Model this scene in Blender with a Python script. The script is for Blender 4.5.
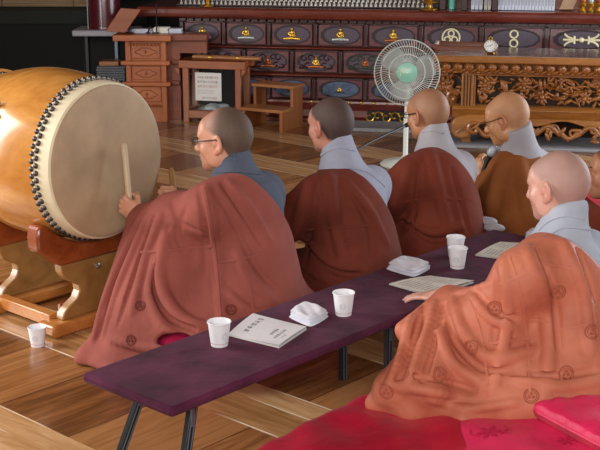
import bpy, bmesh, math, random
import numpy as np
from mathutils import Vector, Matrix
from mathutils.bvhtree import BVHTree
for o in list(bpy.data.objects): bpy.data.objects.remove(o)
S = bpy.context.scene
C = S.collection
random.seed(7)
rng = np.random.default_rng(5)
# ------------------------------------------------------------------ camera
FPX, PITCH, CAMH = 1210.0, math.radians(14.95), 1.6
cam = bpy.data.cameras.new('camera'); camo = bpy.data.objects.new('camera', cam); C.objects.link(camo)
cam.sensor_fit = 'HORIZONTAL'; cam.sensor_width = 36.0; cam.lens = 36.0 * FPX / 600.0
camo.location = (0, 0, CAMH); camo.rotation_euler = (math.pi/2 - PITCH, 0, 0)
cam.clip_start = 0.05; cam.clip_end = 100
S.camera = camo
# ------------------------------------------------------------------ light
S.view_settings.view_transform = 'Standard'; S.view_settings.look = 'None'
S.view_settings.gamma = 1.0; S.view_settings.use_curve_mapping = False
S.view_settings.exposure = 0.12
w = bpy.data.worlds.new('daylight'); S.world = w; w.use_nodes = True
w.node_tree.nodes['Background'].inputs[0].default_value = (0.80, 0.88, 1.0, 1)
w.node_tree.nodes['Background'].inputs[1].default_value = 0.38
def area(name, loc, target, sx, sy, power, col):
    l = bpy.data.lights.new(name, 'AREA'); l.shape = 'RECTANGLE'; l.size = sx; l.size_y = sy
    l.energy = power; l.color = col
    o = bpy.data.objects.new(name, l); C.objects.link(o); o.location = loc
    o.rotation_euler = (Vector(target) - Vector(loc)).to_track_quat('-Z', 'Y').to_euler()
    return o
area('door_daylight_west', (-3.35, 4.6, 1.55), (0, 4.6, 0.6), 1.6, 1.8, 122, (1.0, 0.97, 0.93))
area('door_daylight_south', (-0.6, -1.6, 2.5), (0.2, 5.0, 0.2), 4.5, 1.9, 215, (1.0, 0.97, 0.93))
area('door_daylight_east', (4.3, 6.6, 1.6), (0.6, 5.6, 0.5), 3.4, 2.2, 170, (0.86, 0.93, 1.0))

# ------------------------------------------------------------------ photo geometry helpers
def ray(x, y):
    a = (x-300)/FPX; b = -(y-225)/FPX
    return np.array([a, math.cos(PITCH)+b*math.sin(PITCH), -math.sin(PITCH)+b*math.cos(PITCH)])
CAM = np.array([0, 0, CAMH])
AZ = math.radians(42)
U = np.array([math.sin(AZ), math.cos(AZ), 0]); V = np.array([-math.cos(AZ), math.sin(AZ), 0]); ZZ = np.array([0, 0, 1.0])
def atz(x, y, z=0.0):
    r = ray(x, y); return CAM + r*((z-CAMH)/r[2])
def aty(x, y, Y):
    r = ray(x, y); return CAM + r*(Y/r[1])
def atv(x, y, v):
    r = ray(x, y); return CAM + r*(v/(r@V))
def uvz(u, v, z): return U*u + V*v + ZZ*z
def proj(P):
    P = np.asarray(P, float) - CAM
    d = P[1]*math.cos(PITCH)-P[2]*math.sin(PITCH); q = P[1]*math.sin(PITCH)+P[2]*math.cos(PITCH)
    return 300+FPX*P[0]/d, 225-FPX*q/d
class Frame:
    """origin, x axis along yaw, y axis into the depth"""
    def __init__(s, o, yaw):
        s.o = np.array(o, float); s.x = np.array([math.cos(yaw), math.sin(yaw), 0]); s.y = np.array([-math.sin(yaw), math.cos(yaw), 0])
    def __call__(s, x, y, z): return s.o + s.x*x + s.y*y + ZZ*z
    def hit(s, px, py, dep=0.0):
        r = ray(px, py); o = s.o + s.y*dep - CAM
        P = CAM + r*((o@s.y)/(r@s.y)); q = P - s.o
        return q@s.x, q[2]
    def M(s):
        m = Matrix.Identity(4)
        for i, a in enumerate((s.x, s.y, ZZ)):
            for j in range(3): m[j][i] = a[j]
        for j in range(3): m[j][3] = s.o[j]
        return m
# ------------------------------------------------------------------ materials
def lin(c):
    r = []
    for v in c[:3]:
        v = v/255.0
        r.append(v/12.92 if v <= 0.04045 else ((v+0.055)/1.055)**2.4)
    return (*r, 1.0)
MATS = {}
def newmat(name):
    m = bpy.data.materials.new(name); m.use_nodes = True
    nt = m.node_tree; b = nt.nodes['Principled BSDF']
    return m, nt, b
def N(nt, t, **kw):
    n = nt.nodes.new(t)
    for k, v in kw.items():
        if k in ('operation', 'data_type', 'blend_type', 'noise_dimensions', 'wave_type', 'bands_direction', 'attribute_name', 'feature', 'distance'): setattr(n, k, v)
        else: n.inputs[k].default_value = v
    return n
def plain(name, col, rough=0.5, var=0.12, scale=18.0, bump=0.0, bscale=60.0, metal=0.0, coat=0.0, sheen=0.0, sss=0.0, spec=0.5):
    """noise-varied surface"""
    if name in MATS: return MATS[name]
    m, nt, b = newmat(name); L = nt.links.new
    tc = nt.nodes.new('ShaderNodeTexCoord')
    nz = N(nt, 'ShaderNodeTexNoise', Scale=scale, Detail=5.0, Roughness=0.6); L(tc.outputs['Object'], nz.inputs['Vector'])
    rp = nt.nodes.new('ShaderNodeValToRGB'); c = lin(col)
    rp.color_ramp.elements[0].position = 0.3; rp.color_ramp.elements[1].position = 0.7
    rp.color_ramp.elements[0].color = (*[v*(1-var) for v in c[:3]], 1); rp.color_ramp.elements[1].color = (*[min(1, v*(1+var)) for v in c[:3]], 1)
    L(nz.outputs['Fac'], rp.inputs['Fac']); L(rp.outputs['Color'], b.inputs['Base Color'])
    b.inputs['Roughness'].default_value = rough; b.inputs['Metallic'].default_value = metal
    b.inputs['Coat Weight'].default_value = coat; b.inputs['Coat Roughness'].default_value = 0.12
    b.inputs['Sheen Weight'].default_value = sheen; b.inputs['Specular IOR Level'].default_value = spec
    if sss: b.inputs['Subsurface Weight'].default_value = sss; b.inputs['Subsurface Radius'].default_value = (0.012, 0.005, 0.003); b.inputs['Subsurface Scale'].default_value = 0.6
    if bump:
        n2 = N(nt, 'ShaderNodeTexNoise', Scale=bscale, Detail=4.0); L(tc.outputs['Object'], n2.inputs['Vector'])
        bp = N(nt, 'ShaderNodeBump', Strength=bump, Distance=0.004); L(n2.outputs['Fac'], bp.inputs['Height']); L(bp.outputs['Normal'], b.inputs['Normal'])
    MATS[name] = m; return m
def wood(name, c1, c2, axis=0, scale=9.0, rough=0.35, coat=0.25, stretch=0.08):
    """grain stretched along an object axis"""
    if name in MATS: return MATS[name]
    m, nt, b = newmat(name); L = nt.links.new
    tc = nt.nodes.new('ShaderNodeTexCoord'); mp = nt.nodes.new('ShaderNodeMapping')
    s = [1.0, 1.0, 1.0]; s[axis] = stretch; mp.inputs['Scale'].default_value = s
    L(tc.outputs['Object'], mp.inputs['Vector'])
    n1 = N(nt, 'ShaderNodeTexNoise', Scale=scale*3, Detail=6.0, Roughness=0.65, Distortion=0.6); L(mp.outputs[0], n1.inputs['Vector'])
    rp = nt.nodes.new('ShaderNodeValToRGB'); rp.color_ramp.elements[0].position = 0.32; rp.color_ramp.elements[1].position = 0.7
    rp.color_ramp.elements[0].color = lin(c1); rp.color_ramp.elements[1].color = lin(c2)
    L(n1.outputs['Fac'], rp.inputs['Fac']); L(rp.outputs['Color'], b.inputs['Base Color'])
    b.inputs['Roughness'].default_value = rough; b.inputs['Coat Weight'].default_value = coat; b.inputs['Coat Roughness'].default_value = 0.15
    bp = N(nt, 'ShaderNodeBump', Strength=0.12, Distance=0.002); L(n1.outputs['Fac'], bp.inputs['Height']); L(bp.outputs['Normal'], b.inputs['Normal'])
    MATS[name] = m; return m
def cloth(name, col, rough=0.85, sheen=0.25, weave=900.0, var=0.10, sat2=None):
    """woven cloth: soft colour drift and a fine weave bump"""
    if name in MATS: return MATS[name]
    m, nt, b = newmat(name); L = nt.links.new
    tc = nt.nodes.new('ShaderNodeTexCoord')
    nz = N(nt, 'ShaderNodeTexNoise', Scale=7.0, Detail=4.0); L(tc.outputs['Object'], nz.inputs['Vector'])
    rp = nt.nodes.new('ShaderNodeValToRGB'); c = lin(col); d = lin(sat2) if sat2 else c
    rp.color_ramp.elements[0].position = 0.3; rp.color_ramp.elements[1].position = 0.7
    rp.color_ramp.elements[0].color = (*[v*(1-var) for v in c[:3]], 1); rp.color_ramp.elements[1].color = (*[min(1, v*(1+var)) for v in d[:3]], 1)
    L(nz.outputs['Fac'], rp.inputs['Fac']); L(rp.outputs['Color'], b.inputs['Base Color'])
    b.inputs['Roughness'].default_value = rough; b.inputs['Sheen Weight'].default_value = sheen*0.12; b.inputs['Sheen Roughness'].default_value = 0.4; b.inputs['Specular IOR Level'].default_value = 0.22
    n2 = N(nt, 'ShaderNodeTexNoise', Scale=weave, Detail=2.0); L(tc.outputs['Object'], n2.inputs['Vector'])
    n3 = N(nt, 'ShaderNodeTexNoise', Scale=16.0, Detail=3.0, Distortion=0.8); L(tc.outputs['Object'], n3.inputs['Vector'])
    ad = N(nt, 'ShaderNodeMath', operation='MULTIPLY_ADD'); ad.inputs[1].default_value = 0.12; L(n2.outputs['Fac'], ad.inputs[0]); L(n3.outputs['Fac'], ad.inputs[2])
    bp = N(nt, 'ShaderNodeBump', Strength=0.35, Distance=0.01); L(ad.outputs[0], bp.inputs['Height']); L(bp.outputs['Normal'], b.inputs['Normal'])
    MATS[name] = m; return m
def floor_mat():
    m, nt, b = newmat('floor_boards'); L = nt.links.new
    geo = nt.nodes.new('ShaderNodeNewGeometry')
    def dot(vec):
        n = nt.nodes.new('ShaderNodeVectorMath'); n.operation = 'DOT_PRODUCT'; L(geo.outputs['Position'], n.inputs[0]); n.inputs[1].default_value = vec; return n.outputs['Value']
    def mth(op, a, bb=None, c=None):
        n = nt.nodes.new('ShaderNodeMath'); n.operation = op
        for i, x in enumerate((a, bb, c)):
            if x is None: continue
            if isinstance(x, (int, float)): n.inputs[i].default_value = x
            else: L(x, n.inputs[i])
        return n.outputs[0]
    u = dot(tuple(U)); v = dot(tuple(V))
    PER = 0.702
    uu = mth('DIVIDE', mth('ADD', u, -2.512 + 7.02*2), PER)
    cell = mth('FLOOR', uu); fr = mth('MULTIPLY', mth('FRACT', uu), PER)       # 0..PER metres inside a bay
    beam = mth('LESS_THAN', fr, 0.272)
    bsplit = mth('GREATER_THAN', fr, 0.166)                                     # two planks in a long beam
    # long planks
    bl = mth('DIVIDE', mth('ADD', v, mth('MULTIPLY', mth('ADD', cell, mth('MULTIPLY', bsplit, 0.45)), 1.37)), 2.9)
    bid = mth('ADD', mth('FLOOR', bl), mth('MULTIPLY', mth('ADD', cell, mth('MULTIPLY', bsplit, 0.5)), 17.3))
    # short boards
    WB = 0.37
    sv = mth('DIVIDE', mth('ADD', v, -2.47 + WB*30), WB)
    sid = mth('ADD', mth('FLOOR', sv), mth('MULTIPLY', cell, 31.7))
    sf = mth('MULTIPLY', mth('FRACT', sv), WB)
    def rnd(x, k):
        n = nt.nodes.new('ShaderNodeTexWhiteNoise'); n.noise_dimensions = '1D'; L(mth('ADD', x, k), n.inputs['W']); return n.outputs['Value']
    def grain(su, svv, off):
        cx = nt.nodes.new('ShaderNodeCombineXYZ'); L(mth('MULTIPLY', u, su), cx.inputs[0]); L(mth('MULTIPLY', v, svv), cx.inputs[1]); L(mth('MULTIPLY', off, 7.0), cx.inputs[2])
        n = N(nt, 'ShaderNodeTexNoise', Scale=1.0, Detail=6.0, Roughness=0.62, Distortion=0.9); L(cx.outputs[0], n.inputs['Vector']); return n.outputs['Fac']
    def ramp(fac, cols):
        r = nt.nodes.new('ShaderNodeValToRGB'); e = r.color_ramp.elements
        e[0].position = 0.28; e[0].color = lin(cols[0]); e[1].position = 0.72; e[1].color = lin(cols[-1])
        if len(cols) == 3: k = e.new(0.5); k.color = lin(cols[1])
        L(fac, r.inputs['Fac']); return r.outputs['Color']
    gb = grain(26, 2.2, rnd(bid, 1.0)); gs = grain(2.2, 26, rnd(sid, 2.0))
    cb = ramp(mth('ADD', gb, mth('MULTIPLY', mth('ADD', rnd(bid, 3.0), -0.5), 0.22)), FLOOR_BEAM)
    cs = ramp(mth('ADD', gs, mth('MULTIPLY', mth('ADD', rnd(sid, 4.0), -0.5), 0.42)), FLOOR_SHORT)
    mx = nt.nodes.new('ShaderNodeMixRGB'); L(beam, mx.inputs[0]); L(cs, mx.inputs[1]); L(cb, mx.inputs[2])
    # knots and smudges
    nk = N(nt, 'ShaderNodeTexNoise', Scale=5.5, Detail=3.0); L(geo.outputs['Position'], nk.inputs['Vector'])
    kk = nt.nodes.new('ShaderNodeMapRange'); kk.inputs[1].default_value = 0.70; kk.inputs[2].default_value = 0.80; L(nk.outputs['Fac'], kk.inputs[0])
    m2 = nt.nodes.new('ShaderNodeMixRGB'); m2.inputs[2].default_value = lin((70, 36, 18)); L(mth('MULTIPLY', kk.outputs[0], 0.55), m2.inputs[0]); L(mx.outputs[0], m2.inputs[1])
    # dark joints between short boards, patchy pale joints along the beams
    js = mth('MULTIPLY', mth('LESS_THAN', sf, 0.004), mth('SUBTRACT', 1.0, beam))
    m3 = nt.nodes.new('ShaderNodeMixRGB'); m3.inputs[2].default_value = lin((58, 32, 16)); L(js, m3.inputs[0]); L(m2.outputs[0], m3.inputs[1])
    def near(x, c, wd): return mth('LESS_THAN', mth('ABSOLUTE', mth('SUBTRACT', x, c)), wd)
    jb = mth('MAXIMUM', mth('MAXIMUM', near(fr, 0.004, 0.0045), near(fr, 0.166, 0.003)), near(fr, 0.272, 0.003))
    nj = N(nt, 'ShaderNodeTexNoise', Scale=2.1, Detail=2.0); L(geo.outputs['Position'], nj.inputs['Vector'])
    kj = nt.nodes.new('ShaderNodeMapRange'); kj.inputs[1].default_value = 0.42; kj.inputs[2].default_value = 0.55; L(nj.outputs['Fac'], kj.inputs[0])
    m4 = nt.nodes.new('ShaderNodeMixRGB'); m4.inputs[2].default_value = lin((235, 215, 185)); L(mth('MULTIPLY', jb, kj.outputs[0]), m4.inputs[0]); L(m3.outputs[0], m4.inputs[1])
    L(m4.outputs[0], b.inputs['Base Color'])
    b.inputs['Roughness'].default_value = 0.24; b.inputs['Specular IOR Level'].default_value = 0.55
    bp = N(nt, 'ShaderNodeBump', Strength=0.08, Distance=0.003); L(mth('ADD', gb, gs), bp.inputs['Height']); L(bp.outputs['Normal'], b.inputs['Normal'])
    return m
FLOOR_BEAM = [(146, 104, 62), (178, 134, 88), (204, 164, 118)]
FLOOR_SHORT = [(98, 60, 30), (136, 88, 48), (166, 116, 70)]
# ------------------------------------------------------------------ mesh builder
class MB:
    def __init__(s): s.v = []; s.f = []; s.n = 0
    def add(s, vs, fs):
        o = s.n
        s.v += [tuple(map(float, p)) for p in vs]; s.f += [tuple(i+o for i in f) for f in fs]; s.n += len(vs); return s
    def hexa(s, P):
        """8 points: bottom ring 0-3, top ring 4-7"""
        return s.add(P, [(3,2,1,0),(4,5,6,7),(0,1,5,4),(1,2,6,5),(2,3,7,6),(3,0,4,7)])
    def box(s, fr, x0, x1, y0, y1, z0, z1):
        return s.hexa([fr(x,y,z) for z in (z0,z1) for x,y in ((x0,y0),(x1,y0),(x1,y1),(x0,y1))])
    def ring_tube(s, pts, rad, seg=10, caps=True, up=None):
        pts = [np.asarray(p, float) for p in pts]; n = len(pts)
        if not hasattr(rad, '__len__'): rad = [rad]*n
        prev = None; vs = []
        for i, p in enumerate(pts):
            t = pts[min(i+1, n-1)] - pts[max(i-1, 0)]; t = t/(np.linalg.norm(t)+1e-9)
            if prev is None:
                a = np.array([0,0,1.0]) if abs(t[2]) < 0.9 else np.array([1.0,0,0])
                if up is not None: a = np.asarray(up, float)
                e = np.cross(a, t); e /= np.linalg.norm(e)
            else:
                e = prev - t*(prev@t); e /= (np.linalg.norm(e)+1e-9)
            prev = e; g = np.cross(t, e)
            for k in range(seg):
                q = 2*math.pi*k/seg; vs.append(p + rad[i]*(math.cos(q)*e + math.sin(q)*g))
        fs = []
        for i in range(n-1):
            for k in range(seg):
                a = i*seg+k; b = i*seg+(k+1)%seg; fs.append((a, b, b+seg, a+seg))
        if caps: fs += [tuple(range(seg))[::-1], tuple((n-1)*seg+k for k in range(seg))]
        return s.add(vs, fs)
    def lathe(s, prof, o, ax=(0,0,1), seg=24, a0=0.0, a1=2*math.pi):
        """prof: list of (radius, height) about axis"""
        ax = np.asarray(ax, float); ax /= np.linalg.norm(ax); o = np.asarray(o, float)
        h = np.array([1.0,0,0]) if abs(ax[0]) < 0.9 else np.array([0,1.0,0])
        e = np.cross(ax, h); e /= np.linalg.norm(e); g = np.cross(ax, e)
        vs = []; fs = []; n = len(prof)
        for r, z in prof:
            for k in range(seg):
                q = 2*math.pi*k/seg; vs.append(o + ax*z + r*(math.cos(q)*e+math.sin(q)*g))
        for i in range(n-1):
            for k in range(seg):
                a = i*seg+k; b = i*seg+(k+1)%seg; fs.append((a, b, b+seg, a+seg))
        if prof[0][0] > 1e-6: fs.append(tuple(range(seg))[::-1])
        if prof[-1][0] > 1e-6: fs.append(tuple((n-1)*seg+k for k in range(seg)))
        return s.add(vs, fs)
    def ell(s, c, r, R=None, seg=10, rings=6):
        c = np.asarray(c, float); vs = []; fs = []
        R = np.eye(3) if R is None else R
        for i in range(rings+1):
            t = math.pi*i/rings
            for k in range(seg):
                q = 2*math.pi*k/seg
                vs.append(c + R@np.array([r[0]*math.sin(t)*math.cos(q), r[1]*math.sin(t)*math.sin(q), r[2]*math.cos(t)]))
        for i in range(rings):
            for k in range(seg):
                a = i*seg+k; b = i*seg+(k+1)%seg; fs.append((a+seg, b+seg, b, a))
        return s.add(vs, fs)
    def prism(s, pts, fn, d0, d1):
        """outline pts (a,b); fn(a, depth, b) -> world"""
        n = len(pts)
        vs = [fn(a, d0, b) for a, b in pts] + [fn(a, d1, b) for a, b in pts]
        fs = [tuple(range(n)), tuple(range(n, 2*n))[::-1]] + [(i, (i+1)%n, (i+1)%n+n, i+n)[::-1] for i in range(n)]
        return s.add(vs, fs)
    def torus(s, c, ax, R, r, seg=28, ms=8, sx=1.0, fn=None):
        ax = np.asarray(ax, float); ax /= np.linalg.norm(ax)
        h = np.array([0,0,1.0]) if abs(ax[2]) < 0.9 else np.array([1.0,0,0])
        e = np.cross(h, ax); e /= np.linalg.norm(e); g = np.cross(ax, e); c = np.asarray(c, float)
        pts = [c + R*(sx*math.cos(2*math.pi*k/seg)*e + math.sin(2*math.pi*k/seg)*g) for k in range(seg)]
        vs = []
        for k in range(seg):
            d = pts[k]-c; d /= np.linalg.norm(d)
            for j in range(ms):
                q = 2*math.pi*j/ms; vs.append(pts[k] + r*(math.cos(q)*d + math.sin(q)*ax))
        fs = [(k*ms+j, ((k+1)%seg)*ms+j, ((k+1)%seg)*ms+(j+1)%ms, k*ms+(j+1)%ms) for k in range(seg) for j in range(ms)]
        return s.add(vs, fs)
    def build(s, name, m, parent=None, bevel=0.0, smooth=35.0, label=None):
        me = bpy.data.meshes.new(name)
        o = bpy.data.objects.new(name, me); C.objects.link(o)
        off = np.zeros(3)
        if parent is not None:
            q = parent
            while q is not None: off = off + np.array(q.location); q = q.parent
        elif s.n:
            a = np.array(s.v); off = np.array([(a[:,0].min()+a[:,0].max())/2, (a[:,1].min()+a[:,1].max())/2, a[:,2].min()]); o.location = off
        vs = (np.array(s.v)-off) if s.n else np.zeros((0,3))
        me.from_pydata(vs.tolist(), [], s.f); me.validate()
        bm = bmesh.new(); bm.from_mesh(me); bmesh.ops.recalc_face_normals(bm, faces=bm.faces); bm.to_mesh(me); bm.free()
        if parent is not None: o.parent = parent
        me.materials.append(m)
        if smooth:
            me.polygons.foreach_set('use_smooth', [True]*len(me.polygons)); me.set_sharp_from_angle(angle=math.radians(smooth))
        if bevel:
            b = o.modifiers.new('bevel', 'BEVEL'); b.width = bevel; b.segments = 2; b.limit_method = 'ANGLE'; b.angle_limit = math.radians(40); b.harden_normals = False
        if label: o['label'] = label
        return o
def tag(o, label, cat, group=None):
    o['label'] = label; o['category'] = cat
    if group: o['group'] = group
    return o
def thing(name, loc, label, cat, group=None):
    o = bpy.data.objects.new(name, None); C.objects.link(o); o.location = tuple(map(float, loc)); o.empty_display_size = 0.1
    return tag(o, label, cat, group)
def struct(o): o['kind'] = 'structure'; return o
def dup(o, loc, label=None, group=None):
    r = o.copy(); C.objects.link(r); r.location = tuple(map(float, loc))
    if label: r['label'] = label
    if group: r['group'] = group
    for ch in list(o.children):
        c = ch.copy(); C.objects.link(c); c.parent = r
        for g in list(ch.children):
            d = g.copy(); C.objects.link(d); d.parent = c
    return r
def text(body, size, fn, m, parent, name='lettering', lift=0.0006, spacing=1.0, align='LEFT'):
    """flat lettering laid on a surface; fn(a, b, lift) -> world"""
    cu = bpy.data.curves.new(name, 'FONT'); cu.body = body; cu.size = size; cu.align_x = align; cu.space_character = spacing; cu.resolution_u = 2
    t = bpy.data.objects.new(name, cu); C.objects.link(t)
    dg = bpy.context.evaluated_depsgraph_get(); me = bpy.data.meshes.new_from_object(t.evaluated_get(dg))
    vs = [fn(v.co.x, v.co.y, lift) for v in me.vertices]; fs = [tuple(p.vertices) for p in me.polygons]
    bpy.data.objects.remove(t); bpy.data.curves.remove(cu); bpy.data.meshes.remove(me)
    b = MB(); b.add(vs, fs) if vs else None
    return b.build(name, m, parent, smooth=0) if vs else None
W0 = Frame((0,0,0), 0.0)
UVF = lambda u, v, z: uvz(u, v, z)
# ================================================================== SETTING
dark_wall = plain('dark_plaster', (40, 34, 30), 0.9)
wall_m = plain('wall_plaster', (150, 132, 112), 0.9)
ceil_m = wood('ceiling_timber', (96, 60, 36), (132, 88, 54), 0, 3, 0.6, 0.0)
def slab(name, x0, x1, y0, y1, z0, z1, m):
    return struct(MB().box(W0, x0, x1, y0, y1, z0, z1).build(name, m, smooth=0))
slab('floor', -3.6, 4.6, -2.0, 11.2, -0.1, 0.0, floor_mat())
slab('ceiling', -3.6, 4.6, -2.0, 11.2, 3.6, 3.7, ceil_m)
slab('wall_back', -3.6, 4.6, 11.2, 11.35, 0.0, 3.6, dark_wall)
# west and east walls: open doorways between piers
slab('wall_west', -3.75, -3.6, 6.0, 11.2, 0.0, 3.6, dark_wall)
slab('wall_southwest', -3.75, -3.6, -2.0, 3.2, 0.0, 3.6, wall_m)
slab('trim_1', -3.75, -3.6, 3.2, 6.0, 2.8, 3.6, wall_m)
slab('wall_east', 4.6, 4.75, 8.8, 11.2, 0.0, 3.6, wall_m)
slab('wall_southeast', 4.6, 4.75, -2.0, 4.4, 0.0, 3.6, wall_m)
slab('trim_2', 4.6, 4.75, 4.4, 8.8, 2.9, 3.6, wall_m)
# raised platform in the dark west bay, with its green edge and woven screen above
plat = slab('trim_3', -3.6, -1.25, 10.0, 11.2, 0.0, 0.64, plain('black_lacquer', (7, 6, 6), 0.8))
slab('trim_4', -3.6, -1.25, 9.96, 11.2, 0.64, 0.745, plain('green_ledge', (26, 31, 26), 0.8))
blind_t = thing('bamboo_blind', (-2.3, 10.3, 0.745), 'tan woven blind hanging above the dark green ledge', 'blind')
b = MB()
for k in range(46): 
    z = 0.75 + k*0.021; b.ring_tube([(-3.4, 10.3, z+0.011), (-1.62, 10.3, z+0.011)], 0.0125, 6)
b.build('slat_screen', wood('blind_straw', (136, 108, 80), (168, 140, 108), 0, 14, 0.7, 0), blind_t)
b = MB()
for x in (-3.1, -2.5, -1.9): b.box(W0, x-0.004, x+0.004, 10.284, 10.288, 0.75, 1.71)
b.build('binding_cord', plain('cord_brown', (96, 70, 48), 0.8), blind_t)

# ================================================================== LONG ALTAR CABINET
red_lac = wood('red_lacquer', (88, 34, 26), (126, 56, 42), 0, 5, 0.28, 0.5)
dk_lac = wood('dark_lacquer', (48, 16, 18), (72, 28, 28), 0, 5, 0.32, 0.4)
draw_lac = wood('drawer_lacquer', (96, 50, 54), (122, 72, 76), 0, 6, 0.34, 0.4)
pan_lac = plain('panel_plum', (80, 66, 80), 0.4, 0.1)
scal_shadow = plain('panel_shadow_rim', (34, 18, 22), 0.5)  # dark tone paints the scalloped shadow round each drawer panel
gold = plain('gilt', (214, 170, 70), 0.32, 0.15, 60, metal=0.85)
silver = plain('silvered', (176, 184, 180), 0.4, 0.15, 60, metal=0.5)
copper = plain('copper_gilt', (168, 96, 54), 0.38, 0.15, 60, metal=0.7)
bronze = plain('green_bronze', (70, 78, 58), 0.45, 0.2, 60, metal=0.5)
bluerel = plain('blue_relief', (82, 100, 128), 0.5, 0.2, 50)
ivory = plain('ivory_paint', (236, 226, 186), 0.5, 0.05)
CF = Frame(aty(350, 128, 9.05)*np.array([1,1,0]), -math.radians(10))
def cz(py, px=350, dep=0.0): return CF.hit(px, py, dep)[1]
def cx(px, py=60, dep=0.0): return CF.hit(px, py, dep)[0]
cab = thing('altar_cabinet', CF(0, 0.3, 0), 'long dark red lacquered altar cabinet with rows of oval-panelled drawers', 'cabinet')
XL, XR = cx(181), cx(640)
CD = 0.62
zb0, z3b, z3t, z2b, z2t, z1b, z1t = 0.0, cz(100), cz(79), cz(74), cz(51.5), cz(47), cz(24)
ztm = cz(20)
TOPZ = CF.hit(350, 9.2, -0.1)[1]
MB().box(CF, XL, XR, 0.03, CD, 0.0, ztm).build('carcass', dk_lac, cab)
b = MB()   # top moulding: rounded nosing
XLM = cx(137, 15, -0.1)
prof = [(-0.10, TOPZ-0.004), (-0.112, TOPZ-0.02), (-0.112, TOPZ-0.05), (-0.10, ztm+0.012), (-0.07, ztm), (0.05, ztm), (CD, ztm), (CD, TOPZ)]
b.prism([(y, z) for y, z in prof], lambda a, d, z: CF(d, a, z), XLM, XR)
b.build('top_moulding', red_lac, cab, bevel=0.006)
b = MB()
x = XL
while x < XR:
    b.box(CF, x, x+0.05, -0.03, 0.03, z1t+0.004, ztm); x += 0.062
b.build('dentil_band', dk_lac, cab, bevel=0.003)
for za, zb in ((z2t, z1b), (z3t, z2b)):
    b = MB(); pr = [(0.03, za), (0.0, za+0.004), (-0.03, (za+zb)/2-0.002), (-0.034, (za+zb)/2+0.006), (-0.005, zb-0.002), (0.03, zb)]
    b.prism(pr, lambda a, d, z: CF(d, a, z), XL, XR); b.build('rail', red_lac, cab, bevel=0.002)
def oval(cxm, czm, rx, rz, n=44, scallop=0.05, lobes=14, point=0.10):
    P = []
    for k in range(n):
        q = 2*math.pi*k/n
        m = 1 + scallop*abs(math.sin(lobes*q/2)) - scallop/2
        px = abs(math.cos(q))**(1-point)*math.copysign(1, math.cos(q))
        P.append((cxm+rx*m*px, czm+rz*m*math.sin(q)))
    return P
def buddha_relief(cxm, czm, h, body, base, par, dr):
    """small seated figure on a lotus seat with a halo, standing proud of the panel"""
    f = lambda x, y, z: CF(cxm+x*h, -0.012+y*h, czm+z*h)
    R = np.array([CF.x, CF.y, ZZ]).T
    b = MB()
    for k in range(7):
        a = (k-3)/3.0
        b.ell(f(a*0.62, -0.05, -0.42-0.05*abs(a)), (0.17*h, 0.10*h, 0.13*h), R, 8, 5)
    b.ell(f(0, 0, -0.48), (0.62*h, 0.10*h, 0.12*h), R, 10, 5)
    b.build('lotus_seat', base, dr)
    b = MB()
    b.ell(f(0, -0.06, -0.20), (0.36*h, 0.12*h, 0.13*h), R); b.ell(f(0, -0.04, 0.05), (0.20*h, 0.12*h, 0.28*h), R)
    b.ell(f(0, -0.07, 0.40), (0.12*h, 0.11*h, 0.14*h), R); b.ell(f(0, -0.07, 0.55), (0.06*h, 0.06*h, 0.07*h), R, 8, 5)
    b.ring_tube([f(-0.2, -0.06, 0.15), f(-0.30, -0.1, -0.05), f(-0.05, -0.16, -0.12)], 0.06*h, 8)
    b.ring_tube([f(0.2, -0.06, 0.15), f(0.30, -0.1, -0.05), f(0.05, -0.16, -0.12)], 0.06*h, 8)
    b.build('seated_figure', body, dr)
def vine_relief(cxm, czm, rx, rz, m, par, seed):
    r = random.Random(seed); b = MB(); R = np.array([CF.x, CF.y, ZZ]).T
    for sgn in (-1, 1):
        for k in range(4):
            x0 = cxm + sgn*rx*(0.3+0.16*k); z0 = czm + rz*(0.45*(-1)**k)
            pts = []
            for j in range(12):
                t = j/11; q = t*5.2 + k
                rr = rz*0.5*(1-t*0.72); pts.append(CF(x0+rr*math.cos(q)*0.9, -0.008, z0*1 + rr*math.sin(q)*0.8))
            b.ring_tube(pts, 0.006, 6)
    b.build('carved_vine', m, par)
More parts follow.
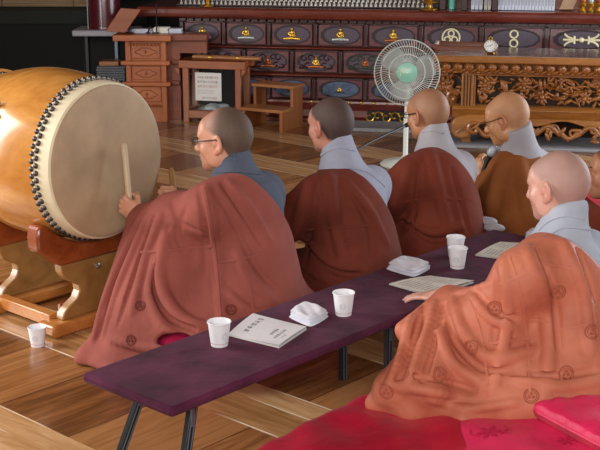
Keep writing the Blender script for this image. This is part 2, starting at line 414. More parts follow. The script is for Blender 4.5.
def drawer(x0, x1, z0, z1, kind, seed, vis=True):
    g = 0.012
    d = MB(); d.box(CF, x0+g, x1-g, -0.004, 0.04, z0+0.008, z1-0.008)
    dr = d.build('drawer', draw_lac, cab, bevel=0.004)
    xm, zm = (x0+x1)/2, (z0+z1)/2; rx, rz = (x1-x0)*0.40, (z1-z0)*0.385
    b = MB(); b.prism(oval(xm, zm, rx*1.06, rz*1.10), lambda a, dd, z: CF(a, dd, z), -0.006, 0.01); b.build('panel_rim_shadow', scal_shadow, dr)
    b = MB(); b.prism(oval(xm+0.008, zm, rx*0.93, rz*0.92, scallop=0.02), lambda a, dd, z: CF(a, dd, z), -0.009, 0.01); b.build('oval_panel', bluerel if kind[0] == 'blue' else pan_lac, dr, bevel=0.002)
    k = kind[0]
    if k == 'fig': buddha_relief(xm, zm+0.008, (z1-z0)*0.49, kind[1], kind[2], cab, dr)
    elif k == 'vine':
        buddha_relief(xm, zm, (z1-z0)*0.46, kind[1], kind[2], cab, dr); vine_relief(xm, zm, rx, rz, kind[3], dr, seed)
    elif k == 'blue':
        buddha_relief(xm, zm, (z1-z0)*0.30, gold, bronze, cab, dr); vine_relief(xm, zm, rx*0.9, rz*0.8, kind[1], dr, seed)
    elif k == 'rings3':
        b = MB(); R = (z1-z0)*0.37; ax = CF.y
        b.torus(CF(xm, -0.014, zm), ax, R, 0.0062, 36, 8)
        for q in (90, 210, 330):
            b.torus(CF(xm+R*0.48*math.cos(math.radians(q)), -0.014, zm+R*0.48*math.sin(math.radians(q))), ax, R*0.33, 0.0056, 24, 8)
        b.build('three_ring_emblem', ivory, dr)
    elif k == 'rings2':
        b = MB(); R = (z1-z0)*0.185
        for s in (-1, 1): b.torus(CF(xm, -0.014, zm+s*R*1.05), CF.y, R*0.86, 0.0068, 28, 8)
        b.build('double_ring_emblem', ivory, dr)
    elif k == 'vajra':
        b = MB(); h = (z1-z0)*0.5
        b.ring_tube([CF(xm-0.13, -0.014, zm), CF(xm+0.13, -0.014, zm)], 0.008, 8)
        b.ell(CF(xm, -0.014, zm), (0.02, 0.014, 0.02))
        for s in (-1, 1):
            b.ring_tube([CF(xm+s*0.05, -0.014, zm-0.028), CF(xm+s*0.05, -0.014, zm+0.028)], 0.008, 8)
            for t in (-1, 1):
                b.ring_tube([CF(xm+s*(0.045+0.075*math.sin(q)), -0.014, zm+t*(0.046*(1-math.cos(q*1.15))*0.75+0.008)) for q in np.linspace(0.05, 1.5, 8)] , [0.008]*6+[0.007, 0.003], 8)
        b.build('double_trident_emblem', ivory, dr)
    return dr
def post(px, za, zb, py):
    x = cx(px, py); MB().box(CF, x-0.013, x+0.013, -0.018, 0.04, za, zb).build('stile', dk_lac, cab, bevel=0.003)
row1 = [182, 224, 269, 315.5, 366, 421, 481.5, 546.5, 617]
k1 = [('fig', gold, silver), ('fig', gold, silver), ('fig', gold, gold), ('fig', gold, silver), ('fig', gold, copper), ('rings3',), ('rings2',), ('vajra',)]
for i in range(8):
    drawer(cx(row1[i], 36)+0.012, cx(row1[i+1], 36)-0.012, z1b, z1t, k1[i], i)
for p in row1: post(p, z1b, z1t, 36)
row2 = [200, 244, 292, 340.5, 391, 449, 512, 580, 640]
for i in range(8):
    drawer(cx(row2[i], 63)+0.012, cx(row2[i+1], 63)-0.012, z2b, z2t, ('vine', gold if i == 2 else copper, copper if i < 3 else bronze, dk_lac if i < 3 else bronze), 20+i)
for p in row2: post(p, z2b, z2t, 63)
row3 = [224, 269, 314, 365.5, 420, 480]
for i in range(5):
    drawer(cx(row3[i], 90)+0.012, cx(row3[i+1], 90)-0.012, z3b, z3t, ('blue', bluerel), 40+i)
for p in row3: post(p, z3b, z3t, 90)
# base: studded band, bulging plinth with a gilt openwork apron
b = MB(); zs = cz(104); zpl = cz(122)
b.prism([(0.03, z3b), (-0.03, z3b-0.004), (-0.035, zs+0.004), (-0.05, zs), (-0.105, zs-0.03), (-0.12, zs-0.08), (-0.10, 0.03), (-0.10, 0.0), (0.03, 0.0)], lambda a, d, z: CF(d, a, z), cx(268, 100), XR)
b.build('plinth', red_lac, cab, bevel=0.004)
b = MB(); x = cx(300, 102)
while x < cx(470, 102): b.ell(CF(x, -0.036, (z3b+zs)/2), (0.011, 0.008, 0.011), None, 8, 5); x += 0.095
b.build('stud_row', gold, cab)
b = MB(); ap0, ap1 = cx(362, 118, -0.1), cx(442, 118, -0.1)
b.prism([(ap0, 0.012), (ap0+0.03, 0.02), (ap0+0.045, 0.105), (ap1-0.045, 0.105), (ap1-0.03, 0.02), (ap1, 0.012)], lambda a, d, z: CF(a, d, z), -0.127, -0.10)
apm = b.build('apron_recess', plain('apron_black', (26, 12, 12), 0.6), cab)
b = MB(); r = random.Random(3); x = ap0+0.06; k = 0
while x < ap1-0.05:
    s = 1 if k % 2 else -1
    b.ring_tube([CF(x+0.034*math.cos(q)*(1-q/9), -0.134, 0.06+s*0.006+0.034*math.sin(q)*s*(1-q/9)) for q in np.linspace(0, 5.4, 14)], 0.006, 6)
    b.ell(CF(x+0.03, -0.134, 0.085), (0.014, 0.006, 0.008), None, 8, 5); x += 0.062; k += 1
b.build('gilt_scroll', gold, apm)
# grey stone sill along the foot of the cabinet
stone = plain('grey_stone', (146, 146, 150), 0.75, 0.1, 30)
b = MB(); b.box(CF, cx(326, 125), XR, -0.44, -0.125, 0.0, 0.028); struct(b.build('trim_5', stone, bevel=0.006))

# ------------------------------------------------ rows of tiny votive figures on the altar top
tier_m = plain('pale_tier', (84, 70, 66), 0.6)
fx0, fx1 = cx(176, 6, 0.0), cx(438, 6, 0.0)
tier = thing('votive_tier', CF((fx0+fx1)/2, 0.3, TOPZ), 'low stepped pale stand under the rows of tiny silver votive figures', 'stand')
NROW, SP = 4, 0.0345
for k in range(NROW):
    MB().box(CF, fx0+0.02*k, fx1, 0.02+0.055*k, 0.075+0.055*k, TOPZ, TOPZ+0.010+0.026*k).build('step', tier_m, tier, bevel=0.002)
fig_m = plain('votive_silver', (226, 222, 212), 0.35, 0.2, 90, metal=0.2)
b = MB(); b.lathe([(0.0125, 0), (0.0125, 0.004), (0.009, 0.006), (0.012, 0.009), (0.0075, 0.017), (0.0035, 0.020), (0.0052, 0.024), (0.004, 0.029), (0.0, 0.031)], (0,0,0), seg=8)
vf = None; cnt = 0
for k in range(NROW):
    x = fx0 + 0.03 + 0.02*k + (SP/2 if k % 2 else 0)
    while x < fx1-0.015 and cnt < 299:
        p = CF(x, 0.047+0.055*k, TOPZ+0.010+0.026*k)
        if vf is None:
            vf = b.build('votive_figure', fig_m); tag(vf, 'tiny silver votive figure in the dense rows on the altar top', 'figurine', 'tiny votive figures on the altar top'); vf.location = tuple(p)
        else:
            o = vf.copy(); C.objects.link(o); o.location = tuple(p)
        x += SP; cnt += 1
def goldstand(px, lab, wide):
    p = CF(cx(px, 8, -0.05), -0.05, TOPZ)
    t = thing('offering_bowl', p, lab, 'bowl')
    MB().lathe([(0.048*wide, 0), (0.05*wide, 0.008), (0.02, 0.018), (0.014, 0.035), (0.022, 0.044), (0.05*wide, 0.052), (0.052*wide, 0.058), (0.02, 0.06)], p, seg=20).build('pedestal', gold, t)
    MB().lathe([(0.018, 0.058), (0.03, 0.066), (0.042, 0.09), (0.045, 0.12), (0.040, 0.12), (0.02, 0.07)], p, seg=20).build('bowl_cup', gold, t)
goldstand(207.5, 'gilt pedestal bowl standing before the tiny silver figures above the donation box', 1.0)
goldstand(429, 'wide gilt bowl beside the dark red post on the altar top', 1.3)
# shelf unit standing on the altar top, right part
sh = thing('altar_shelf', CF(cx(520, 5), 0.2, TOPZ), 'dark red open shelf unit standing on the right of the altar top', 'shelf')
for pa, pb in ((439.5, 445.5), (461, 467), (492, 497)):
    MB().box(CF, cx(pa, 4), cx(pb, 4), -0.02, 0.16, TOPZ, TOPZ+0.5).build('upright', dk_lac, sh, bevel=0.003)
MB().box(CF, cx(439.5, 4), cx(640, 4), 0.16, 0.18, TOPZ, TOPZ+0.5).build('back_panel', wood('shelf_back', (110, 62, 42), (140, 84, 58), 0, 4, 0.4, 0.2), sh)
p = CF(cx(451.5, 5), 0.04, TOPZ); cd = thing('votive_candle', p, 'teal glass candle holder beside the dark red post', 'candle')
MB().lathe([(0.026, 0), (0.028, 0.03), (0.028, 0.12), (0.024, 0.12), (0.023, 0.02)], p, seg=16).build('glass_cup', plain('teal_glass', (110, 190, 172), 0.15, 0.1), cd)
MB().lathe([(0.0225, 0.02), (0.0225, 0.09), (0.002, 0.1)], p, seg=14).build('wax', plain('white_wax', (236, 234, 222), 0.6), cd)
def tablet(px, wpx, h, col, lab, grp=None):
    x = cx(px, 4, 0.06); hw = wpx/135*0.5
    t = MB(); t.box(CF, x-hw, x+hw, 0.02, 0.14, TOPZ, TOPZ+h)
    o = tag(t.build('booklet', col, bevel=0.002), lab, 'book', grp)
    MB().box(CF, x-hw*0.55, x+hw*0.55, 0.0192, 0.0202, TOPZ+h*0.25, TOPZ+h*0.8).build('spine_label', plain('spine_grey', (168, 172, 184), 0.7), o)
wht = plain('paper_bluewhite', (204, 210, 222), 0.7); wh2 = plain('paper_cream', (226, 222, 210), 0.7)
for i, px in enumerate((473, 477, 481)): tablet(px, 3.4, 0.13, wht, 'slim bluish booklet upright between the two dark shelf posts', 'booklets between the shelf posts')
for i, px in enumerate((486, 489.6)): tablet(px, 3.0, 0.12, wh2, 'cream booklet upright just left of the long white row', 'cream booklets beside the shelf post')
for i in range(17): tablet(499.5 + i*3.35, 3.0, 0.14, wht, 'thin white booklet in the upright row on the altar top', 'white booklets in the upright row')
b = MB(); q = [CF.hit(x, y, 0.03) for x, y in ((559, 9.5), (566, -6), (580, -6), (573, 9.5))]
b.prism([(x, z) for x, z in q], lambda a, d, z: CF(a, d, z), 0.03, 0.05)
tag(b.build('plank_board', plain('beige_board', (176, 142, 112), 0.6), bevel=0.002), 'beige board leaning at a slant right of the white booklet row', 'board')
for i, (px, sc) in enumerate(((583, 0.9), (591, 0.85), (599, 0.95))):
    p = CF(cx(px, 6, 0.0), 0.02, TOPZ); t = thing('offering_lamp', p, ['squat gilt lamp nearest the leaning beige board', 'smaller silver-topped gilt lamp in the middle of the three', 'gilt lamp at the far right end of the altar top'][i], 'lamp', None)
    MB().lathe([(0.03*sc, 0), (0.032*sc, 0.008), (0.012, 0.02), (0.03*sc, 0.04), (0.034*sc, 0.055), (0.02*sc, 0.06)], p, seg=14).build('lamp_base', gold, t)
    MB().lathe([(0.018*sc, 0.058), (0.026*sc, 0.075), (0.02*sc, 0.1), (0.006, 0.115)], p, seg=14).build('lamp_globe', silver if i == 1 else copper, t)

# ================================================================== PEDESTAL DESK at the left
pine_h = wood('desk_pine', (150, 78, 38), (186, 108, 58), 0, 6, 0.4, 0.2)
pine_v = wood('desk_pine_upright', (146, 74, 36), (182, 104, 56), 2, 6, 0.4, 0.2)
DF = Frame(atz(128, 121.5), -math.radians(3))
dX = lambda px, py=80: DF.hit(px, py)[0]
dZ = lambda py, px=145: DF.hit(px, py)[1]
desk = thing('pedestal_desk', DF(0.28, 0.15, 0), 'reddish pine pedestal desk with three carved panels behind the drum', 'desk')
pL, pR, pE = dX(126.5), dX(166.5), dX(206)
zt0, zt1 = dZ(42), dZ(34)
MB().box(DF, dX(114.5, 38), dX(172, 38), -0.08, 0.17, zt0+0.012, zt1).build('desk_top', pine_h, desk, bevel=0.006)
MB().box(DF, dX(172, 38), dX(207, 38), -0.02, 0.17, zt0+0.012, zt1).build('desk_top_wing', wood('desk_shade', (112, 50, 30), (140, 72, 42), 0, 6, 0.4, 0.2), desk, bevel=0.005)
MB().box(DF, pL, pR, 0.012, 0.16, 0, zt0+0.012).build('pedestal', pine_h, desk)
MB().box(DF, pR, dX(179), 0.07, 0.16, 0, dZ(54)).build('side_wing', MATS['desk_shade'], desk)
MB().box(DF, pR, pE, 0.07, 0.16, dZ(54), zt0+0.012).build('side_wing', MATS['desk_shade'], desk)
bands = [(44, 60), (66, 81), (86, 103), (108, 121)]
for x in (pL, pR-0.036): MB().box(DF, x, x+0.036, -0.012, 0.02, 0, zt0+0.012).build('corner_post', pine_v, desk, bevel=0.004)
for ya, yb in ((60.5, 65), (81.5, 86)):
    MB().box(DF, pL-0.035, pR+0.03, -0.035, 0.02, dZ(yb), dZ(ya)).build('ledge', pine_h, desk, bevel=0.008)
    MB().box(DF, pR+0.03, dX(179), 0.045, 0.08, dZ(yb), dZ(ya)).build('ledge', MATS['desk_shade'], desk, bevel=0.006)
carv = plain('carved_line', (112, 52, 26), 0.6)
for ya, yb in bands[:3]:
    b = MB(); z0, z1 = dZ(yb), dZ(ya); xa, xb = pL+0.05, pR-0.05
    pn = MB().box(DF, xa-0.006, xb+0.006, 0.004, 0.02, z0+0.01, z1-0.004).build('front_panel', pine_h, desk, bevel=0.003)
    c = MB(); xm = (xa+xb)/2; zm = (z0+z1)/2; hw = (xb-xa)*0.34; hh = (z1-z0)*0.26
    pts = [(xm+hw*math.cos(q)*(1.0+0.18*math.cos(4*q)), zm+hh*math.sin(q)*(1.0+0.10*math.cos(6*q))) for q in np.linspace(0, 2*math.pi, 33)]
    c.ring_tube([DF(x, 0.003, z) for x, z in pts], 0.0025, 6, caps=False); c.ring_tube([DF(xm, 0.003, zm-hh*0.5), DF(xm, 0.003, zm+hh*0.5)], 0.003, 6)
    c.ring_tube([DF(xm-hh*0.4, 0.003, zm), DF(xm+hh*0.4, 0.003, zm)], 0.003, 6); c.build('carved_motif', carv, pn)
b = MB()
for ya in (44.5, 105.5):
    x = pL+0.03
    while x < pR-0.03: b.ell(DF(x, -0.006, dZ(ya)), (0.012, 0.012, 0.009), None, 8, 5); x += 0.026
b.build('bead_moulding', pine_h, desk)
DT = zt1
# things on the desk
b = MB(); P = [DF.hit(x, y, 0.1) for x, y in ((109, 29.5), (124, 6.5), (144, 8), (128.5, 31))]
b.prism(P, lambda a, d, z: DF(a, d, z), -0.03, -0.012)
ls = tag(b.build('lectern_board', wood('lectern_brown', (132, 66, 34), (158, 86, 46), 0, 5, 0.4, 0.2), bevel=0.003), 'orange-brown slanted lectern board leaning over the left end of the pine desk', 'board')
b = MB(); bx = DF.hit(131.5, 32, 0.03)[0]
b.ring_tube([DF(bx-0.02, 0.02, DT+0.005), DF(bx+0.005, -0.012, DT+0.09)], 0.005, 8); b.ring_tube([DF(bx-0.05, 0.02, DT+0.005), DF(bx+0.02, 0.02, DT+0.005)], 0.005, 8)
b.build('prop_foot', plain('black_iron', (20, 20, 22), 0.4), ls)
for i, (pa, pb, h, m, lab) in enumerate(((132, 152, 0.028, wht, 'flat stack of white papers beside the slanted lectern board'), (153.5, 168, 0.042, wh2, 'cream paper stack in the middle of the pine desk top'), (169, 181, 0.032, wht, 'white paper stack at the right end of the pine desk top'))):
    xa, xb = DF.hit(pa, 32, 0.08)[0], DF.hit(pb, 32, 0.08)[0]
    b = MB(); n = 4
    for k in range(n): j = 0.004*math.sin(k*2.3+i); b.box(DF, xa+j, xb+j, 0.075+j, 0.155+j, DT+h*k/n, DT+h*(k+0.93)/n)
    tag(b.build('paper_stack', m), lab, 'paper stack')
x = DF.hit(156.5, 20, 0.06)[0]; b = MB(); b.ring_tube([DF(x, 0.05, DT), DF(x+0.003, 0.05, DT+0.215)], 0.005, 8); b.lathe([(0.022, 0), (0.022, 0.006), (0.006, 0.01)], DF(x, 0.05, DT), seg=14)
tag(b.build('stand_rod', MATS['black_iron']), 'thin black upright rod standing on the pine desk', 'rod')
x = DF.hit(149.5, 30, 0.06)[0]; b = MB(); b.ring_tube([DF(x-0.012, 0.05, DT), DF(x, 0.05, DT+0.035), DF(x+0.012, 0.05, DT+0.052)], 0.006, 8); b.lathe([(0.018, 0), (0.018, 0.006), (0.006, 0.01)], DF(x-0.012, 0.05, DT), seg=14)
tag(b.build('bent_hook', MATS['black_iron']), 'short bent black hook standing left of the thin black rod', 'hook')

# ------------------------------------------------ grey ledge table, pillar, stack beneath it
LF = Frame(aty(72, 36, 9.35)*np.array([1,1,0]), 0.0)
lX = lambda px, py=34: LF.hit(px, py)[0]
lz1, lz0 = LF.hit(100, 30.5)[1], LF.hit(100, 36.5)[1]
grey_p = plain('grey_laminate', (156, 156, 164), 0.45, 0.06)
ld = thing('ledge_table', LF(0.3, 0.2, 0), 'narrow grey-topped table carrying the dark red column, left of the desk', 'table')
MB().box(LF, 0, lX(138), 0, 0.36, lz0, lz1).build('table_top', grey_p, ld, bevel=0.008)
steel = plain('steel_grey', (112, 122, 134), 0.35, 0.1, metal=0.6)
for px in (110.5, 80): 
    x = lX(px, 45); MB().box(LF, x-0.014, x+0.014, 0.285, 0.315, 0, lz0).build('leg', steel if px > 100 else MATS['black_iron'], ld, bevel=0.003)
MB().box(LF, 0.02, lX(138), 0.32, 0.35, 0, lz0).build('back_panel', MATS['black_lacquer'], ld)
px0, px1 = LF.hit(89.5, 25, 0.18)[0], LF.hit(121, 25, 0.18)[0]; rr = (px1-px0)/2; pc = LF((px0+px1)/2, 0.18, lz1)
col = thing('round_column', pc, 'dark wine-red round column standing on the grey ledge table', 'column')
plum = plain('wine_lacquer', (86, 26, 38), 0.28, 0.1, coat=0.4)
MB().lathe([(rr*1.02, 0), (rr*1.02, 0.02), (rr, 0.025), (rr, 1.1), (rr*1.02, 1.105), (rr*1.02, 1.13)], pc, seg=40).build('column_shaft', plum, col)
a = math.radians(188); MB().box(W0, pc[0]-rr-0.006, pc[0]-rr+0.001, pc[1]-0.05, pc[1]-0.04, lz1, lz1+1.1).build('seam_strip', grey_p, col)
sx0, sx1 = lX(95.5, 72), lX(124, 72)
zb = LF.hit(110, 81.5)[1]; zt = LF.hit(110, 67)[1]; zc = LF.hit(110, 62.5)[1]
st = thing('low_stool', LF((sx0+sx1)/2, 0.15, 0), 'low black stool under the grey ledge table', 'stool')
MB().box(LF, sx0-0.02, sx1+0.02, 0.03, 0.29, zb-0.03, zb).build('seat', MATS['black_lacquer'], st, bevel=0.004)
for xx in (sx0, sx1-0.03):
    for yy in (0.05, 0.24): MB().box(LF, xx, xx+0.03, yy, yy+0.03, 0, zb-0.03).build('leg', MATS['black_lacquer'], st)
b = MB(); n = 6
for k in range(n): j = 0.005*math.sin(3*k); b.box(LF, sx0+j, sx1+j, 0.04, 0.27, zb+(zt-zb)*k/n, zb+(zt-zb)*(k+0.85)/n)
fs = tag(b.build('folded_mats', cloth('grey_cloth_stack', (112, 116, 122), 0.9), bevel=0.004), 'stack of folded grey mats on the low black stool', 'folded cloth')
bk = MB().box(LF, sx0+0.02, sx0+0.17, 0.06, 0.22, zt, zc).build('wooden_tray', wood('tray_pine', (150, 96, 58), (180, 124, 80), 0, 6, 0.5, 0.1), bevel=0.003)
tag(bk, 'small flat brown wooden box lying on the folded grey mats', 'box')

# ================================================================== DONATION BOX
BF = Frame(atz(184.5, 122.3), -math.radians(13))
bX = lambda px, py=90, d=0.0: BF.hit(px, py, d)[0]
bZ = lambda py, px=210: BF.hit(px, py)[1]
don = thing('donation_box', BF(0.24, 0.15, 0), 'glass-sided wooden donation box with a white printed notice', 'donation box')
dw = wood('box_wood', (140, 72, 38), (170, 98, 54), 2, 7, 0.4, 0.2); dwh = wood('box_wood_rail', (140, 72, 38), (170, 98, 54), 0, 7, 0.4, 0.2)
xa, xb, DP = bX(182), bX(238, 100), 0.27
xlp = bX(185.5); xr1 = bX(241.5, 90)
ht = bZ(61); hb = bZ(69)
for (x, y) in ((xlp-0.022, 0), (xr1-0.05, 0), (xlp-0.022, DP-0.045), (xr1-0.05, DP-0.045)):
    MB().box(BF, x, x+0.045, y, y+0.045, 0, hb+0.004).build('corner_post', dw, don, bevel=0.004)
xe = bX(262, 65)
for y in (0.0, DP-0.045): MB().box(BF, xlp-0.05, xr1+0.03, y-0.006, y+0.05, hb, ht).build('top_rail', dwh, don, bevel=0.005)
for x in (xlp-0.022, xr1-0.05): MB().box(BF, x, x+0.045, 0, DP, hb, ht-0.002).build('side_rail', dwh, don)
MB().box(BF, xlp-0.05, xr1+0.03, 0.0, DP, ht-0.008, ht).build('lid_board', dwh, don, bevel=0.004)
for x, s in ((xlp-0.045, -1), (xr1+0.0, 1)):     # curled corner brackets below the top rail
    b = MB(); pr = [(x, hb), (x+0.04*s if s > 0 else x-0.03, hb), (x+0.034*s, hb-0.01), (x+0.02*s, hb-0.03), (x, hb-0.055)]
    b.prism(pr, lambda a, d, z: BF(a, d, z), -0.004, 0.04); b.build('corner_bracket', dw, don, bevel=0.003)
lo0, lo1 = bZ(118), bZ(111)
for y in (0.004, DP-0.04): MB().box(BF, xlp, xr1-0.02, y, y+0.036, lo0, lo1).build('bottom_rail', dwh, don, bevel=0.003)
for x in (xlp-0.02, xr1-0.045): MB().box(BF, x, x+0.036, 0.02, DP-0.02, lo0, lo1).build('bottom_rail', dwh, don)
MB().box(BF, xlp, xr1-0.03, 0.01, DP-0.01, lo0-0.006, lo0+0.006).build('floor_board', dwh, don)
def glass_mat():
    m, nt, b = newmat('box_glass'); b.inputs['Transmission Weight'].default_value = 1.0; b.inputs['Roughness'].default_value = 0.03; b.inputs['IOR'].default_value = 1.12; b.inputs['Base Color'].default_value = (0.9, 0.95, 0.97, 1); return m
gl = glass_mat()
MB().box(BF, xlp+0.02, xr1-0.05, 0.014, 0.018, lo1, hb).build('front_glass', gl, don)
MB().box(BF, xr1-0.03, xr1-0.026, 0.045, DP-0.045, lo1, hb).build('side_glass', gl, don)
MB().box(BF, xlp, xr1-0.03, DP-0.012, DP-0.006, lo1, hb).build('back_board', plain('box_back_dark', (34, 26, 26), 0.6), don)
# notice
nx0, nx1, nz0, nz1 = bX(195), bX(221), bZ(101, 208), bZ(73, 208)
no = MB().box(BF, nx0, nx1, 0.010, 0.0118, nz0, nz1).build('paper_notice', plain('notice_paper', (228, 226, 222), 0.7, 0.03), don)
ink = plain('ink_black', (30, 30, 34), 0.7); inkr = plain('ink_red', (176, 52, 58), 0.7); inkg = plain('ink_grey', (150, 150, 152), 0.7)
nw, nh = nx1-nx0, nz1-nz0
def ntext(s, row, size, m, x=0.09, sp=1.0):
    text(s, size*nh, lambda a, b2, l: BF(nx0+x*nw+a, 0.0098-l, nz1-row*nh+b2), m, no, spacing=sp)
ntext('초파일 제등행렬 안내', 0.20, 0.088, ink, 0.08); ntext('불자 접수시 도서를', 0.36, 0.096, ink, 0.08); ntext('불자 전각 없습니다', 0.52, 0.096, inkr, 0.08)
ntext('사찰에서 기도 접수를 받습니다', 0.665, 0.05, inkg, 0.07); ntext('종무소에 문의하시기 바랍니다', 0.745, 0.05, inkg, 0.07); ntext('사찰 주지스님 합장', 0.925, 0.072, ink, 0.24)
tag(MB().ell(BF(0,0,0),(1,1,1)).build('x', ink), '', '') if False else None
# crumpled banknote bag inside
def lump(name, c, r, m, amp=0.25, seed=0, fr=None):
    me = bpy.data.meshes.new(name); bm = bmesh.new(); bmesh.ops.create_icosphere(bm, subdivisions=4, radius=1.0)
    r0 = np.random.default_rng(seed); dirs = r0.normal(size=(10,3)); dirs /= np.linalg.norm(dirs, axis=1)[:,None]; ph = r0.uniform(0, 6, 10)
    for v in bm.verts:
        p = np.array(v.co); s = 1 + amp*sum(math.sin(5*(d@p)+q) for d, q in zip(dirs, ph))/10*2
        p = p*s; p[2] = max(p[2], -0.45); v.co = Vector((p[0]*r[0], p[1]*r[1], (p[2]+0.45)*r[2]))
    bm.to_mesh(me); bm.free(); me.materials.append(m); me.polygons.foreach_set('use_smooth', [True]*len(me.polygons))
    o = bpy.data.objects.new(name, me); C.objects.link(o); o.location = tuple(map(float, c)); return o
pl = plain('white_plastic', (212, 212, 214), 0.5, 0.06)
o = lump('plastic_bag', BF((xlp+xr1)/2-0.03, 0.14, lo0+0.008), (0.11, 0.08, 0.05), pl, 0.5, 3); o.rotation_euler[2] = -0.1
tag(o, 'crumpled white bag lying on the floor of the donation box', 'bag')
# bamboo rods lying on the lid
rod_m = wood('rod_wood', (150, 92, 50), (190, 132, 82), 0, 7, 0.45, 0.1)
for i, (ya, yb, lab) in enumerate(((58.5, 62, 'front bamboo baton with brass ferrules lying on the donation box'), (55.5, 58.5, 'rear bamboo baton lying behind the other on the donation box'))):
    x0, x1 = bX(192.5, 60, 0.1), bX(260, 60, 0.1)
    t = thing('bamboo_baton', BF((x0+x1)/2, 0.10+0.045*i, ht), lab, 'baton')
    z = ht+0.014
    MB().ring_tube([BF(x0, 0.10+0.03*i+0.01, z), BF(x1, 0.08+0.03*i+0.01, z)], 0.0135, 12).build('shaft', rod_m, t)
    for q in (0.24, 0.66):
        b = MB(); xx = x0+(x1-x0)*q; yy = 0.11+0.03*i-0.02*q; b.ring_tube([BF(xx, yy, z), BF(xx+0.018, yy-0.0005, z)], 0.0148, 12); b.build('ferrule', gold, t)

# ================================================================== STEP STOOL
SF = Frame(atz(282, 133), -math.radians(28))
sw = wood('step_pine', (150, 92, 50), (182, 120, 70), 0, 6, 0.4, 0.15); swv = wood('step_pine_side', (140, 80, 42), (170, 106, 60), 2, 6, 0.4, 0.15)
zA = SF.hit(282, 110.5)[1]; yB = 0.165; zB = SF.hit(297, 86.5, yB)[1]
SX0 = -0.33
stp = thing('step_stool', SF(SX0/2, 0.16, 0), 'two-tread wooden step stool beside the donation box', 'step stool')
MB().box(SF, SX0-0.01, 0.012, -0.015, yB+0.01, zA-0.022, zA).build('tread', sw, stp, bevel=0.003)
MB().box(SF, SX0-0.01, 0.012, yB-0.012, yB+0.165, zB-0.022, zB).build('tread', sw, stp, bevel=0.003)
for x in (SX0, -0.022):
    b = MB(); b.prism([(0.0, 0.0), (0.0, zA-0.022), (yB, zA-0.022), (yB, zB-0.022), (yB+0.155, zB-0.022), (yB+0.155, 0.0)], lambda a, d, z: SF(d, a, z), x, x+0.022); b.build('side_panel', swv, stp, bevel=0.002)
# ================================================================== CARVED ALTAR TABLE (right)
AF = Frame(aty(560, 148, 8.0)*np.array([1,1,0]), -math.radians(11))
aX = lambda px, py=90, d=0.0: AF.hit(px, py, d)[0]
aZ = lambda py, px=530, d=0.0: AF.hit(px, py, d)[1]
ho = wood('honey_oak', (138, 84, 34), (178, 118, 56), 0, 6, 0.28, 0.5); hov = wood('honey_oak_upright', (138, 84, 34), (178, 118, 56), 2, 6, 0.28, 0.5)
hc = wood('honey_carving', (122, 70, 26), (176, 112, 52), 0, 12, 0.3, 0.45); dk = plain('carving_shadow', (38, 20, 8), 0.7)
alt = thing('carved_altar_table', AF(0, 0.25, 0), 'honey-brown altar table carved with lotus panels and scrolled legs', 'table')
AL, AR = aX(432, 58, -0.1), aX(660, 60, -0.1)
s1, s0 = aZ(57.5, 530, -0.1), aZ(64.5, 530, -0.1)
AD = 0.42
MB().box(AF, AL, AR, -0.10, AD, s0, s1).build('table_top', ho, alt, bevel=0.008)
MB().box(AF, AL+0.03, AR, -0.07, AD, s1, s1+0.004).build('top_inset', wood('dark_red_top', (74, 34, 22), (104, 54, 36), 0, 5, 0.15, 0.5), alt)
bd0, bd1 = aZ(75, 530, -0.05), s0
MB().box(AF, AL+0.05, AR, -0.02, AD, bd0-0.004, bd1).build('cornice', ho, alt)
b = MB(); R = np.array([AF.x, AF.y, ZZ]).T; x = AL+0.02; q = math.radians(25)
while x < AR:
    Rt = R@np.array([[math.cos(q), 0, -math.sin(q)], [0, 1, 0], [math.sin(q), 0, math.cos(q)]])
    b.ell(AF(x, -0.045, (bd0+bd1)/2+0.006), (0.036, 0.040, (bd1-bd0)*0.46), R, 10, 7); b.ell(AF(x+0.002, -0.070, (bd0+bd1)/2+0.012), (0.016, 0.020, 0.022), R, 8, 6)
    b.ell(AF(x+0.030, -0.060, bd0+0.020), (0.034, 0.018, 0.010), Rt, 8, 5); b.ell(AF(x-0.014, -0.060, bd0+0.010), (0.018, 0.016, 0.010), R, 8, 5); x += 0.076
b.build('egg_cornice', hc, alt)
pn1, pn0 = aZ(76, 530), aZ(107, 530)
xp0, xp1 = aX(461.5), aX(473.5)
MB().box(AF, xp0, xp1, -0.03, 0.05, aZ(114, 530), bd0).build('front_post', hov, alt, bevel=0.004)
for dx in (0.25, 0.5, 0.75): 
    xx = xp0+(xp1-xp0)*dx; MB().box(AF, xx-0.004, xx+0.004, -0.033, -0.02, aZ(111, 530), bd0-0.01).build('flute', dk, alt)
MB().box(AF, xp1, AR, 0.03, 0.06, pn0, pn1+0.01).build('panel_back', dk, alt)
